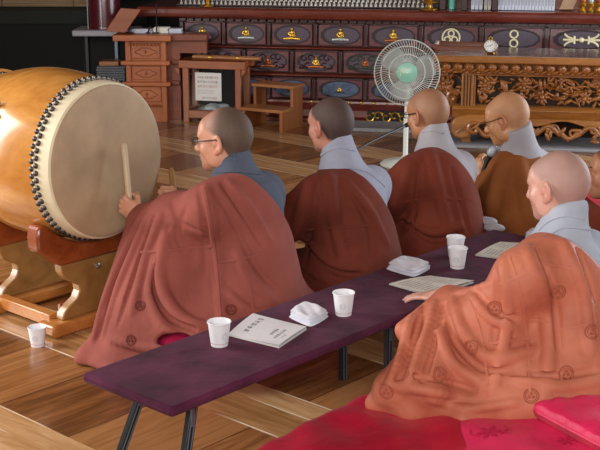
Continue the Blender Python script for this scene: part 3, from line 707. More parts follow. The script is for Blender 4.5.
def carving(fx, x0, x1, z0, z1, y, n, seed, m, par, name='carved_panel'):
    """lotus blossoms, leaves and curling stems standing proud of a dark ground"""
    r = random.Random(seed); b = MB(); R0 = np.array([fx.x, fx.y, ZZ]).T; H = z1-z0
    def rot(a): c, s = math.cos(a), math.sin(a); return R0@np.array([[c,0,-s],[0,1,0],[s,0,c]])
    nx = max(2, int(round((x1-x0)/(H*0.62))))
    for k in range(nx):
        xm = x0+(k+0.5)*(x1-x0)/nx + r.uniform(-0.015, 0.015); zm = z0+H*(0.5+0.2*(-1)**k) + r.uniform(-0.01, 0.01); s = H*r.uniform(0.22, 0.30)
        if k % 3 != 1:
            for j in range(8):
                a = j*math.pi/4 + r.uniform(-0.2, 0.2)
                b.ell(fx(xm+s*0.55*math.cos(a), y-0.012, zm+s*0.55*math.sin(a)), (s*0.48, 0.014, s*0.22), rot(a), 8, 5)
            b.ell(fx(xm, y-0.026, zm), (s*0.32, 0.014, s*0.32), R0, 8, 5)
        else:
            b.ring_tube([fx(xm+s*0.9*math.cos(t)*(1-t/8), y-0.012, zm+s*0.9*math.sin(t)*(1-t/8)) for t in np.linspace(0, 6.2, 18)], [0.011]*15+[0.013, 0.016, 0.016], 7)
    for k in range(n):
        xm, zm = r.uniform(x0+0.01, x1-0.01), r.uniform(z0+0.012, z1-0.012); a = r.uniform(0, math.pi)
        b.ell(fx(xm, y+r.uniform(-0.012, 0.004), zm), (r.uniform(0.022, 0.042), 0.012, r.uniform(0.008, 0.015)), rot(a), 8, 5)
    for k in range(n//5):
        xm, zm = r.uniform(x0, x1-0.06), r.uniform(z0+0.02, z1-0.02); a = r.uniform(-1, 1)
        b.ring_tube([fx(min(max(xm+t*0.09*math.cos(a), x0), x1), y-0.004, min(max(zm+t*0.06*math.sin(a)+0.014*math.sin(t*5), z0+0.008), z1-0.008)) for t in np.linspace(0, 1, 8)], 0.007, 6)
    return b.build(name, m, par, smooth=60)
carving(AF, xp1+0.02, AR-0.02, pn0+0.006, pn1-0.004, 0.02, 170, 4, hc, alt)
for z in (pn0-0.006, pn1-0.004): MB().box(AF, xp1, AR, -0.012, 0.04, z, z+0.012).build('panel_frame', ho, alt, bevel=0.003)
MB().box(AF, xp1, xp1+0.014, -0.012, 0.04, pn0, pn1).build('panel_frame', hov, alt, bevel=0.003)
# openwork ear on the left of the post
carving(AF, aX(437), xp0-0.004, aZ(107, 450), aZ(73, 450), 0.02, 34, 9, hc, alt, 'carved_ear')
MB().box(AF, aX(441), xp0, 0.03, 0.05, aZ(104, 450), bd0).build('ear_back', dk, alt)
b = MB(); ex, ez = aX(452, 100), aZ(97, 452)
b.ring_tube([AF(ex+0.045*math.cos(t)*(1-t/9), 0.0, ez+0.045*math.sin(t)*(1-t/9)) for t in np.linspace(0.4, 6.8, 22)], 0.015, 8); b.build('scroll_ear', hc, alt)
# waist ledge
l1, l0 = aZ(108.5, 530, -0.06), aZ(120, 530, -0.06); xl = aX(452, 110, -0.06)
b = MB(); b.prism([(-0.02, l1+0.008), (-0.07, l1), (-0.085, l1-0.012), (-0.07, l1-0.028), (-0.05, l0), (0.3, l0), (0.3, l1+0.008)], lambda a, d, z: AF(d, a, z), xl, AR); b.build('waist_ledge', ho, alt, bevel=0.004)
# scrolled front leg and rear legs
lz1, lx0 = l0+0.01, aX(454, 128, -0.06)
def leg_profile(s=1):
    L = [(0.0, 0.01), (0.08, 0.03), (0.24, 0.03), (0.27, 0.0), (0.22, -0.03), (0.16, -0.035), (0.13, -0.055), (0.135, -0.085), (0.10, -0.125), (0.05, -0.14), (0.0, -0.125), (-0.03, -0.085), (-0.03, -0.035)]
    _ = [(0.0, 0.0), (0.05, 0.02), (0.12, 0.015), (0.22, 0.0), (0.24, -0.02), (0.16, -0.035), (0.12, -0.05), (0.115, -0.075), (0.075, -0.10), (0.055, -0.115), (0.02, -0.115), (-0.012, -0.09), (-0.022, -0.045)]
    return [(x*s, z) for x, z in L]
b = MB(); b.prism([(lx0+0.005+x, lz1-0.01+z) for x, z in leg_profile()], lambda a, d, z: AF(a, d, z), -0.10, 0.04); b.build('scroll_leg', ho, alt, bevel=0.016)
b = MB()
b.ring_tube([AF(lx0+0.135+0.055*math.cos(t)*(1-t/10), -0.105, lz1-0.075+0.046*math.sin(t)*(1-t/10)) for t in np.linspace(1.2, 7.4, 22)], 0.015, 8)
b.ring_tube([AF(lx0+0.02+0.15*t, -0.105, lz1-0.105+0.012*math.sin(t*7)+0.06*t) for t in np.linspace(0, 1, 10)], 0.009, 8)
b.build('scroll_curl', hc, alt)
for x in (lx0+0.05, AR-0.1):
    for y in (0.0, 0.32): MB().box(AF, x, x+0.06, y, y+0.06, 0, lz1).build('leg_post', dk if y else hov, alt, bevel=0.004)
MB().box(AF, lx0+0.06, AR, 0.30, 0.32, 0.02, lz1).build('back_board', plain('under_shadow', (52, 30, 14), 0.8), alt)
# vine apron
b = MB(); xa = lx0+0.22; xw = AR-xa; az0 = lz1-0.02
b.prism([(xa, az0+0.02)] + [(xa+xw*t, az0-0.012+0.02*math.sin(t*17)) for t in np.linspace(0, 1, 40)] + [(AR, az0+0.02)], lambda a, d, z: AF(a, d, z), -0.075, -0.02); b.build('apron_rail', ho, alt, bevel=0.004)
b = MB(); n = 9; r = random.Random(11); sp = 0.135
x = xa+0.0; k = 0
while x < AR:
    s = 1 if k % 2 else -1
    b.ring_tube([AF(x+0.11*t, -0.07, az0-0.065+s*0.04*math.cos(t*math.pi)) for t in np.linspace(-0.7, 0.7, 10)], [0.010, 0.014, 0.017, 0.018, 0.018, 0.018, 0.018, 0.017, 0.014, 0.010], 8)
    b.ring_tube([AF(x+0.03+0.036*math.cos(t)*(1-t/9), -0.075, az0-0.055+s*0.008+0.036*s*math.sin(t)*(1-t/9)) for t in np.linspace(0, 6.0, 18)], 0.0095, 7)
    for j in range(3):
        a = r.uniform(0, 3.1); c, s2 = math.cos(a), math.sin(a)
        b.ell(AF(x+r.uniform(-0.05, 0.05), -0.075, az0-0.07+r.uniform(-0.05, 0.035)), (0.036, 0.014, 0.013), np.array([AF.x, AF.y, ZZ]).T@np.array([[c,0,-s2],[0,1,0],[s2,0,c]]), 8, 5)
    x += sp; k += 1
b.build('vine_apron', hc, alt, smooth=60)
struct(MB().box(AF, xl-0.05, AR, -0.13, AD+0.05, 0.0, 0.02).build('trim_6', stone, bevel=0.005))
# lacquer tray and clock on the table
tr = thing('lacquer_tray', AF(aX(466, 48, 0.15), 0.15, s1+0.004), 'dark reddish-brown shallow tray with upturned end on the carved altar table', 'tray')
tx0, tx1 = aX(433, 50, 0.05), aX(497, 50, 0.05); zt = aZ(45.5, 466, 0.05)
b = MB(); P = [(tx0+0.02, s1+0.005), (tx1, s1+0.005), (tx1, zt-0.006)] + [(tx1+(tx0-tx1)*t, zt-0.008+0.004*t) for t in np.linspace(0.1, 0.8, 6)] + [(tx0+0.04, zt-0.002), (tx0, zt+0.004), (tx0+0.006, zt-0.024)]
b.prism(P, lambda a, d, z: AF(a, d, z), 0.06, 0.09); b.build('front_side', wood('tray_brown', (96, 46, 22), (128, 68, 36), 0, 5, 0.3, 0.4), tr, bevel=0.003)
MB().box(AF, tx0+0.02, tx1, 0.06, 0.34, s1+0.005, s1+0.02).build('tray_bottom', MATS['tray_brown'], tr)
b = MB(); b.prism(P, lambda a, d, z: AF(a, d, z), 0.31, 0.34); b.build('back_side', MATS['tray_brown'], tr, bevel=0.003)
MB().box(AF, tx0+0.0, tx0+0.02, 0.09, 0.31, zt-0.03, zt+0.002).build('upturned_end', plain('pale_wood_end', (206, 190, 184), 0.5), tr, bevel=0.004)
kx = aX(490.5, 44, 0.0); cr = 0.046; kz = s1+0.006+cr+0.006
ck = thing('table_clock', AF(kx, 0.0, s1+0.004), 'small round silver clock standing on the carved altar table', 'clock')
ax = -AF.y + ZZ*0.25; ax /= np.linalg.norm(ax)
MB().lathe([(cr*0.9, -0.02), (cr, -0.012), (cr, 0.008), (cr*0.93, 0.012), (cr*0.86, 0.008), (cr*0.86, 0.004)], AF(kx, 0.0, kz), ax, 28).build('clock_case', plain('silver_rim', (150, 148, 140), 0.3, 0.1, metal=0.8), ck)
MB().lathe([(cr*0.86, 0.003), (cr*0.86, 0.0055)], AF(kx, 0.0, kz), ax, 28).build('dial', plain('dial_white', (226, 226, 220), 0.5, 0.04), ck)
b = MB(); up = np.cross(AF.x, ax); up = up if up[2] > 0 else -up; sd = AF.x
for k in range(12):
    a = k*math.pi/6; p = AF(kx, 0, kz)+ax*0.0062+cr*0.70*(math.cos(a)*up+math.sin(a)*sd); d = cr*0.07*(math.cos(a)*up+math.sin(a)*sd); b.ring_tube([p-d, p+d], 0.0016, 6)
for a, l in ((0.9, 0.42), (4.6, 0.6)): d = math.cos(a)*up+math.sin(a)*sd; b.ring_tube([AF(kx, 0, kz)+ax*0.0068, AF(kx, 0, kz)+ax*0.0068+d*cr*l], 0.0018, 6)
b.build('hands_and_ticks', ink, ck)
b = MB()
for s in (-1, 1): b.ring_tube([AF(kx+s*0.02, 0, kz-cr*0.85), AF(kx+s*0.028, -0.005, s1+0.005)], 0.005, 8)
b.ring_tube([AF(kx, 0, kz-cr*0.6), AF(kx, 0.045, s1+0.006)], 0.004, 8); b.torus(AF(kx, 0, kz+cr*1.08), AF.y, 0.011, 0.0028, 16, 6); b.build('clock_feet', gold, ck)

# ================================================================== ELECTRIC FAN
fc = aty(407, 72.5, 7.35); frr = 32.0/FPX*7.5
fan = thing('pedestal_fan', (fc[0]+0.02, 7.45, 0), 'white pedestal fan with a mint green hub before the altar cabinet', 'fan')
fn = np.array([-0.10, -0.99, 0.12]); fn /= np.linalg.norm(fn); fe = np.cross(ZZ, fn); fe /= np.linalg.norm(fe); fg = np.cross(fn, fe)
wm = plain('fan_wire', (222, 228, 220), 0.35, 0.03); mint = plain('mint_plastic', (128, 186, 164), 0.3, 0.05, coat=0.3)
P = lambda r, a, h: fc + fn*h + r*(math.cos(a)*fe+math.sin(a)*fg)
def cage(sg, name):
    b = MB(); n = 72
    for k in range(n):
        a = 2*math.pi*k/n
        b.ring_tube([P(frr*t, a+0.35*(t-0.3), sg*(0.055*math.cos(t*math.pi/2)**0.7 if t < 1 else 0.0)) for t in (0.26, 0.5, 0.72, 0.88, 0.97, 1.0)], 0.0011, 4)
    for t in (0.55, 0.8, 1.0): b.torus(P(0, 0, sg*0.055*(math.cos(t*math.pi/2)**0.7 if t < 1 else 0)), fn, frr*t, 0.0016 if t < 1 else 0.004, 48, 6)
    return b.build(name, wm, fan)
cage(1, 'front_grille'); cage(-1, 'rear_grille')
MB().lathe([(frr*0.30, 0.05), (frr*0.315, 0.056), (frr*0.30, 0.066), (frr*0.12, 0.072), (0.0, 0.073)], fc, fn, 32).build('hub_badge', mint, fan)
b = MB()
b.ring_tube([P(0.012+0.004*k, 1.9+0.22*k, 0.0735) for k in range(9)], 0.0015, 6); b.ring_tube([P(0.026+0.002*k, 1.7+0.16*k, 0.0725) for k in range(9)], 0.0015, 6); b.lathe([(0.004, 0.072), (0.004, 0.0745)], fc, fn, 10)
b.build('hub_print', ivory, fan)
blade_m, _nt, _b = newmat('blade_clear'); _b.inputs['Base Color'].default_value = lin((206, 214, 212)); _b.inputs['Roughness'].default_value = 0.35; _b.inputs['Transmission Weight'].default_value = 0.75; _b.inputs['IOR'].default_value = 1.15
b = MB()
for k in range(3):
    a0 = k*2*math.pi/3+0.3; vs = []; fs = []
    for i in range(7):
        t = 0.22+0.66*i/6; wdt = 0.75*math.sin(math.pi*(0.18+0.62*i/6))
        for j in range(5):
            s = j/4-0.5; vs.append(P(frr*t, a0+s*wdt*1.6, 0.018*math.sin(s*2.0)*2))
    for i in range(6):
        for j in range(4): fs.append((i*5+j, i*5+j+1, i*5+j+6, i*5+j+5))
    b.add(vs, fs)
bl = b.build('fan_blade', blade_m, fan); sm = bl.modifiers.new('thick', 'SOLIDIFY'); sm.thickness = 0.003
MB().lathe([(0.05, -0.14), (0.055, -0.12), (0.055, -0.06), (0.03, -0.05)], fc, fn, 20).build('motor_housing', wm, fan)
pb = fc - fn*0.10; pole_b = np.array([pb[0], pb[1], 0.0])
b = MB(); b.ring_tube([pole_b+ZZ*0.03, pole_b+ZZ*0.30], 0.016, 14); b.ring_tube([pole_b+ZZ*0.30, pb-ZZ*0.03], 0.012, 14); b.build('pole', wm, fan)
MB().lathe([(0.15, 0), (0.16, 0.01), (0.14, 0.025), (0.03, 0.045), (0.02, 0.06)], pole_b, seg=36).build('base', wm, fan)

# ================================================================== BIG DRUM ON ITS STAND
hide = plain('drum_hide', (172, 144, 112), 0.62, 0.20, 5.0, 0.08, 30); hide_l = plain('hide_lap', (224, 212, 180), 0.6, 0.08, 12)
barrel_m = wood('drum_wood', (178, 112, 44), (222, 160, 82), 0, 2.2, 0.2, 0.7, 0.5)
DC = atv(109.5, 161.5, 3.5); DR = 0.291; DL = 0.68
DAZ = math.radians(-54); DA = np.array([math.sin(DAZ), math.cos(DAZ), 0]); DE = np.array([math.cos(DAZ), -math.sin(DAZ), 0])
du = DC@U; dz = DC[2]
drum = thing('barrel_drum', DC+DA*DL/2-ZZ*0.33, 'large honey-coloured barrel drum with studded hide head', 'drum')
ax = DA
MB().lathe([(0.0, 0.004), (DR-0.02, 0.0), (DR-0.006, 0.002), (DR, 0.010), (DR, 0.012)], DC, ax, 72).build('drum_head', hide, drum, smooth=50)
MB().lathe([(DR-0.002, 0.006), (DR+0.004, 0.012), (DR+0.008, 0.035), (DR+0.013, 0.082), (DR+0.013, 0.088), (DR+0.004, 0.088)], DC, ax, 72).build('hide_lap', hide_l, drum)
MB().lathe([(DR+0.002, 0.05)] + [(DR+0.009+0.034*math.sin(math.pi*t)-0.03*t*t, 0.075+(DL-0.15)*t) for t in np.linspace(0, 1, 17)] + [(DR+0.006, DL-0.05)], DC, ax, 72).build('barrel', barrel_m, drum, smooth=50)
MB().lathe([(DR-0.022, DL-0.088), (DR-0.014, DL-0.088), (DR-0.02, DL-0.035), (DR-0.03, DL-0.01), (DR-0.05, DL), (0.0, DL-0.004)], DC, ax, 72).build('rear_head', hide_l, drum)
e = DE; g = ZZ; nst = 70
for s in (0, 1):
    b = MB()
    for row in range(2):
        for k in range(nst):
            a = 2*math.pi*(k+0.5*row)/nst; h = (0.066+0.022*row) if s == 0 else (DL-0.066-0.022*row)
            rr2 = DR+0.012-0.027*s; nn = math.cos(a)*e+math.sin(a)*g
            b.ell(DC+DA*h+nn*(rr2+0.001), (0.0108, 0.0108, 0.0108), None, 7, 5)
    b.build('stud_ring', plain('iron_studs', (66, 56, 50), 0.4, 0.2, 60, metal=0.5), drum)
# ring fitting on the flank
a = math.radians(180-18)
nn = -(DE*math.cos(math.radians(36)))+ZZ*math.sin(math.radians(36))
fitc = DC + DA*0.34 + nn*(DR+0.046)
tt = np.cross(DA, nn)
b = MB()
for q in range(6):
    an = q*math.pi/3+0.3; c2, s2 = math.cos(an), math.sin(an); d = c2*DA + s2*tt
    b.ell(fitc+d*0.034-nn*0.003, (0.022, 0.012, 0.006), np.array([d, np.cross(nn, d), nn]).T, 10, 6)
b.lathe([(0.03, -0.004), (0.03, 0.004), (0.016, 0.012)], fitc, nn, 16)
pl_ = b.build('ring_plate', plain('pewter', (120, 112, 100), 0.4, 0.15, metal=0.6), drum)
b = MB()
for q in range(6):
    an = q*math.pi/3+0.3; b.ell(fitc+(math.cos(an)*DA+math.sin(an)*tt)*0.05+nn*0.004, (0.009,)*3, None, 8, 5)
b.torus(fitc-ZZ*0.03+nn*0.012, nn, 0.03, 0.006, 22, 8); b.build('ring_and_nails', plain('iron_black', (40, 34, 32), 0.35, metal=0.7), pl_)
# stand: two yokes with curled boards, feet and rails
STU = du
std = thing('drum_stand', uvz(STU, 3.5+DL/2, 0), 'low wooden drum stand with curled boards and cradle yokes', 'drum stand')
oak = wood('stand_oak', (128, 88, 44), (164, 120, 66), 0, 3, 0.35, 0.3, 0.6); orange = wood('stand_orange', (160, 96, 40), (196, 130, 66), 0, 5, 0.3, 0.4); cradle_m = wood('cradle_red', (120, 52, 22), (154, 78, 38), 0, 4, 0.26, 0.5, 0.4)
def mirror(pts): return pts + [(2*du-u_, z) for u_, z in pts[::-1]]
def uvp(px, py, v): P = atv(px, py, v); return (P@U, P[2])
VF, VB = 3.60, 3.60+0.40
board = [uvp(x, y, VF) for x, y in ((61, 266), (62, 273), (66, 280), (73, 283), (79, 284.5), (80, 291), (77, 299), (69, 307), (64, 314), (62.5, 321))]
foot_z = board[-1][1]
for v in (VF, VB):
    pts = mirror([(u_, z) for u_, z in board][::-1])
    b = MB(); b.prism(pts, lambda a_, d, z: uvz(a_, d, z), v, v+0.045); b.build('curled_board', oak, std, bevel=0.005)
    # yoke: outer tip rises beside the barrel, top follows the barrel
    r0 = DR+0.022 + 0.036*math.sin(math.pi*min(1, max(0, (v+0.02-3.5-0.075)/(DL-0.15))))
    tipu, tipz = uvp(41.5, 226, VF); 
    yb_u, yb_z = uvp(60, 266, VF)
    out = [(yb_u-0.005, yb_z), (yb_u-0.03, yb_z+0.025), uvp(37, 252, VF), uvp(35.5, 240, VF), uvp(36.5, 230, VF), uvp(40, 225.5, VF), uvp(45, 226, VF)]
    a_start = math.atan2(out[-1][1]-dz, out[-1][0]-du)
    if a_start > 0: a_start -= 2*math.pi
    arc = [(du+r0*math.cos(t), dz+r0*math.sin(t)) for t in np.linspace(a_start+0.07, -math.pi/2, 14)]
    pts = mirror(out + arc)
    b = MB(); b.prism(pts, lambda a_, d, z: uvz(a_, d, z), v-0.012, v+0.06); b.build('cradle_yoke', cradle_m, std, bevel=0.010)
    fu = uvp(52, 340, VF)[0]
    b = MB(); b.prism([(fu, 0.0), (fu-0.012, 0.015), (fu-0.012, 0.05), (fu+0.01, foot_z), (2*du-fu-0.01, foot_z), (2*du-fu+0.012, 0.05), (2*du-fu+0.012, 0.015), (2*du-fu, 0.0)], lambda a_, d, z: uvz(a_, d, z), v-0.03, v+0.075); b.build('foot_beam', orange, std, bevel=0.010)
    b = MB(); b.box(UVF, board[0][0]+0.02, 2*du-board[0][0]-0.02, v+0.045, v+0.06, foot_z, foot_z+0.05); b.build('brace_strip', cradle_m, std)
for s in (0, 1):
    ub = fu+0.03 if s == 0 else 2*du-fu-0.075
    b = MB(); b.box(UVF, ub, ub+0.045, VF+0.05, VB, 0.022, 0.07); b.build('side_rail', orange, std, bevel=0.004)
bp_ = atv(97, 265.5, VF-0.001)
b = MB(); b.lathe([(0.012, 0), (0.012, 0.006), (0.006, 0.009), (0.006, 0.014), (0.0, 0.015)], bp_, -V, 14); b.build('brass_knob', plain('knob_steel', (180, 172, 160), 0.25, metal=0.8), std)

# ================================================================== LOW TABLE
velvet = cloth('plum_velvet', (70, 25, 48), 0.95, 0.3, 1400, 0.24, (86, 34, 60)); ironb = plain('leg_black', (34, 36, 40), 0.4, 0.1, metal=0.3)
TU0, TU1, TV0, TV1, TZ = 1.985, 4.108, 2.246, 2.628, 0.30
tb = thing('low_table', uvz((TU0+TU1)/2, (TV0+TV1)/2, 0), 'long low folding table wrapped in plum velvet', 'table')
MB().box(UVF, TU0, TU1, TV0, TV1, TZ-0.03, TZ).build('velvet_top', velvet, tb, bevel=0.011)
def tleg(u, v, su, sv):
    b = MB(); t = 0.012
    p0 = uvz(u, v, TZ-0.03); p1 = uvz(u+su, v+sv, 0.0); 
    hw = U*0.014; hv = V*0.010
    b.hexa([p1-hw-hv, p1+hw-hv, p1+hw+hv, p1-hw+hv, p0-hw-hv, p0+hw-hv, p0+hw+hv, p0-hw+hv])
    l = b.build('leg', ironb, tb, bevel=0.002)
    b = MB(); q = uvz(u+su*0.28, v+sv*0.28, TZ-0.075); b.box(lambda x, y, z: q+U*x+V*y+ZZ*z, -0.006, 0.006, -0.016, -0.010, -0.03, 0.03); b.build('leg_clip', steel, l)
    for k in (-0.005, 0.005):
        b2 = MB(); a0 = p0+hw*0-hv*1.05+U*k*1.4; a1 = p1-hv*1.05+U*k*1.4; b2.ring_tube([a0, a1], 0.0022, 6); b2.build('leg_groove', steel, l)
for u, su in ((2.13, -0.09), (3.01, 0.005), (4.0, 0.02)):
    for v, sv in ((TV1-0.114, 0.05 if u < 2.5 else 0.0), (TV0+0.07, -0.03 if u < 2.5 else 0.0)): tleg(u, v, su, sv)
    b = MB(); b.ring_tube([uvz(u, TV0+0.07, TZ-0.04), uvz(u, TV1-0.114, TZ-0.04)], 0.008, 8); b.build('cross_bar', ironb, tb)

# ================================================================== PAPER CUPS, BOOKLETS, TOWELS
cupm = plain('cup_paper', (236, 236, 240), 0.5, 0.02); cuppr = plain('cup_print_rose', (206, 150, 150), 0.6); cuppg = plain('cup_print_grey', (196, 196, 204), 0.6)
def cup(px, py, z, label, emang=-1.57, s=1.0):
    p = atz(px, py, z); r0, r1, h = 0.0255*s, 0.0345*s, 0.076*s
    t = thing('paper_cup', p, label, 'cup', 'white paper cups')
    MB().lathe([(0.0, 0.004), (r0-0.001, 0.004), (r0, 0.0), (r0+0.0006, 0.002), (r1, h-0.002), (r1+0.0018, h-0.003), (r1+0.0024, h-0.001), (r1+0.0016, h+0.001), (r1-0.0006, h), (r1-0.0012, h-0.003), (r0-0.0006, 0.006), (0.0, 0.0055)], p, seg=40).build('cup_wall', cupm, t)
    b = MB(); n = 26
    for k in range(n):
        a0 = 2*math.pi*k/n; a1 = a0+2*math.pi/n*0.7; vs = []
        for a in (a0, a1):
            for hh in (0.010, 0.0125): rr = r0+(r1-r0)*hh/h+0.0009; vs.append(p+np.array([rr*math.cos(a), rr*math.sin(a), hh]))
        b.add(vs, [(0, 2, 3, 1)])
    b.build('print_band', cuppr, t, smooth=0)
    b = MB()
    for (da, hc, rr0) in ((0, 0.036, 0.009), (0, 0.036, 0.005)):
        pts = []
        for q in np.linspace(0, 2*math.pi, 19):
            hh = hc+rr0*1.2*math.sin(q); rr = r0+(r1-r0)*hh/h+0.0006; a = emang+rr0*math.cos(q)/rr; pts.append(p+np.array([rr*math.cos(a), rr*math.sin(a), hh]))
        b.ring_tube(pts, 0.0008, 5, caps=False)
    b.build('print_emblem', cuppg, t)
cup(219.5, 345, TZ, 'white paper cup on the near end of the velvet table, beside the titled booklet', -0.9)
cup(343.5, 314.5, TZ, 'white paper cup on the velvet table between the two folded white towels', -1.7)
cup(457.2, 267.5, TZ, 'front one of two white paper cups close together on the velvet table', -1.9)
cup(455.2, 256, TZ, 'white paper cup half hidden behind another cup on the velvet table', -1.7)
cup(38, 345.5, 0, 'white paper cup standing on the wooden floor by the drum stand', -1.7, 0.97)
paper = plain('booklet_paper', (222, 222, 226), 0.6, 0.03); page = plain('page_white', (206, 204, 202), 0.7, 0.03)
def quad_sheet(corners, z, th, name, m, parent=None, fold=0.0):
    """a sheet whose four corners are given in table coordinates"""
    b = MB(); c = [np.array(q, float) for q in corners]; n = 8; vs = []
    for zz in (0, 1):
        for i in range(n+1):
            for j in range(n+1):
                s, t = i/n, j/n
                p = c[0]*(1-s)*(1-t)+c[1]*s*(1-t)+c[2]*s*t+c[3]*(1-s)*t
                vs.append(p+ZZ*(z+th*zz+fold*math.sin(math.pi*s)*0.5+fold*0.6*t*t))
    fs = []; k = (n+1)**2
    for i in range(n):
        for j in range(n):
            a = i*(n+1)+j; fs += [(a, a+1, a+n+2, a+n+1), (a+k, a+n+1+k, a+n+2+k, a+1+k)]
    for i in range(n):
        for a, bq in ((i, i+1), (n*(n+1)+i, n*(n+1)+i+1), (i*(n+1), (i+1)*(n+1)), (i*(n+1)+n, (i+1)*(n+1)+n)): fs.append((a, bq, bq+k, a+k))
    b.add(vs, fs); return b.build(name, m, parent, smooth=50)
# titled booklet
bkc = [atz(x, y, TZ)*np.array([1,1,0]) for x, y in ((228.5, 336), (253, 315.5), (306.5, 330), (279, 348.5))]
bo = thing('titled_booklet', sum(bkc)/4+ZZ*TZ, 'white booklet with a printed title beside the near paper cup', 'booklet')
quad_sheet(bkc, TZ+0.0005, 0.006, 'page_block', page, bo)
ct = quad_sheet([bkc[0], bkc[1], bkc[2], bkc[3]], TZ+0.0068, 0.0012, 'cover', paper, bo, 0.006)
def bkf(a, b2, l):
    s, t = a, b2; p = bkc[0]*(1-s)*(1-t)+bkc[1]*s*(1-t)+bkc[2]*s*t+bkc[3]*(1-s)*t
    return p+ZZ*(TZ+0.0081+0.006*math.sin(math.pi*s)*0.5+0.006*0.6*t*t+l)
text('봉 축 법 요 집', 0.19, lambda a, b2, l: bkf(0.20+a*0.62, 0.27-b2*0.55, l), ink, bo, 'title')
text('봉축법요', 0.13, lambda a, b2, l: bkf(0.30+a*0.62, 0.70-b2*0.55, l), ink, bo, 'title')
text('대한불교조계종', 0.11, lambda a, b2, l: bkf(0.20+a*0.62, 0.82-b2*0.55, l), ink, bo, 'title'); text('사  찰', 0.10, lambda a, b2, l: bkf(0.28+a*0.62, 0.92-b2*0.55, l), ink, bo, 'title')
# open scripture sheets
def lined(corners, name, label, seed, fold, lines=9):
    c = [atz(x, y, TZ)*np.array([1,1,0]) for x, y in corners]
    t = thing(name, sum(c)/4+ZZ*TZ, label, 'paper')
    quad_sheet(c, TZ+0.0006, 0.003, 'page_block', page, t); quad_sheet(c, TZ+0.0045, 0.001, 'open_page', wh2, t, fold)
    b = MB(); r = random.Random(seed)
    for k in range(lines):
        tt0 = 0.12+0.78*k/lines
        for s0 in (0.08, 0.54):
            s1_ = s0+r.uniform(0.26, 0.38); vs = []
            for s in np.linspace(s0, s1_, 6):
                for tq in (tt0, tt0+0.028):
                    p = c[0]*(1-s)*(1-tq)+c[1]*s*(1-tq)+c[2]*s*tq+c[3]*(1-s)*tq; vs.append(p+ZZ*(TZ+0.0059+fold*math.sin(math.pi*s)*0.5+fold*0.6*tq*tq))
            b.add(vs, [(2*i, 2*i+2, 2*i+3, 2*i+1) for i in range(5)])
    b.build('print_lines', plain('ink_faint', (182, 180, 174), 0.7), t, smooth=0)
lined(((389, 285), (430, 277), (474, 283), (432, 297)), 'open_booklet', 'open cream booklet held flat under the hand of the salmon-robed person', 5, 0.008)
lined(((475, 256), (500, 243), (545, 246), (520, 262)), 'scripture_sheet', 'cream scripture sheet lying on the far end of the velvet table', 6, 0.008)
# folded towels
twl = cloth('towel_white', (226, 228, 238), 0.95, 0.3, 800, 0.03)
def towel(corners, label, h, seed, z=TZ, name='folded_towel'):
    c = [atz(x, y, z)*np.array([1,1,0]) for x, y in corners]; ctr = sum(c)/4
    t = thing(name, ctr+ZZ*z, label, 'towel'); r = np.random.default_rng(seed)
    for k in range(3):
        ph = r.uniform(0, 6, 4); n = 14; vs = []; z0 = z+0.001+h*k/3; th = h/3*0.92
        sh = 1-0.04*k; off = (r.uniform(-0.004, 0.004)*U + r.uniform(-0.004, 0.004)*V)
        for zz in (0, 1):
            for i in range(n+1):
                for j in range(n+1):
                    s, q = i/n, j/n; p = c[0]*(1-s)*(1-q)+c[1]*s*(1-q)+c[2]*s*q+c[3]*(1-s)*q
                    p = ctr+(p-ctr)*sh*(1-0.10*(abs(2*s-1)*abs(2*q-1))**3)+off
                    e_ = min(s, 1-s, q, 1-q)
                    bul = min(1.0, e_*7)**0.5
                    wv = 0.004*math.sin(7*s+ph[0])*math.sin(5*q+ph[1])+0.002*math.sin(15*s+9*q+ph[2])
                    vs.append(p+ZZ*(z0+(th*(0.35+0.65*bul)+wv*(0.4+k*0.3)*bul if zz else th*0.35*(1-bul))))
        fs = []; kk = (n+1)**2
        for i in range(n):
            for j in range(n):
                a = i*(n+1)+j; fs += [(a, a+1, a+n+2, a+n+1), (a+kk, a+n+1+kk, a+n+2+kk, a+1+kk)]
        for i in range(n):
            for a, bq in ((i, i+1), (n*(n+1)+i, n*(n+1)+i+1), (i*(n+1), (i+1)*(n+1)), (i*(n+1)+n, (i+1)*(n+1)+n)): fs.append((a, bq, bq+kk, a+kk))
        b = MB(); b.add(vs, fs); b.build('fold_layer', twl, t, smooth=70)
towel(((287, 318), (305, 306), (331, 317), (311, 329)), 'folded white towel on the velvet table right of the titled booklet', 0.03, 1)
towel(((384, 270), (402, 260.5), (433, 269), (414, 279)), 'folded white towel on the velvet table left of the paired paper cups', 0.03, 2)
towel(((524, 238), (532, 231), (546, 236), (538, 243)), 'small folded white cloth at the far table end by the collared neck', 0.022, 3)
# ================================================================== MICROPHONE STAND
mt_ = aty(412, 122.5, 6.05); ml = aty(357, 150, 5.75)
ms = thing('microphone_stand', (ml[0]-0.05, ml[1], 0), 'black boom microphone stand angled up towards the bespectacled middle person', 'microphone stand')
blk = plain('mic_black', (18, 18, 20), 0.4, 0.05)
d = (mt_-ml)/np.linalg.norm(mt_-ml); base = np.array([ml[0]-0.06, ml[1]-0.02, 0])
MB().lathe([(0.11, 0), (0.11, 0.012), (0.02, 0.025)], base, seg=28).build('base', blk, ms)
top_ = ml - d*0.08
MB().ring_tube([base+ZZ*0.02, np.array([base[0], base[1], top_[2]-0.03]), top_], 0.008, 10).build('upright_tube', blk, ms)
mid = (ml+mt_)/2; MB().ring_tube([top_, ml, ml*0.75+mt_*0.25-ZZ*0.006+ZZ*0.012, mid+ZZ*0.004, mt_-d*0.05], [0.006]*5, 10).build('boom_arm', blk, ms)
MB().ring_tube([mt_-d*0.06, mt_-d*0.05, mt_-d*0.01, mt_+d*0.012, mt_+d*0.02], [0.006, 0.011, 0.013, 0.012, 0.004], 14).build('microphone_head', blk, ms)
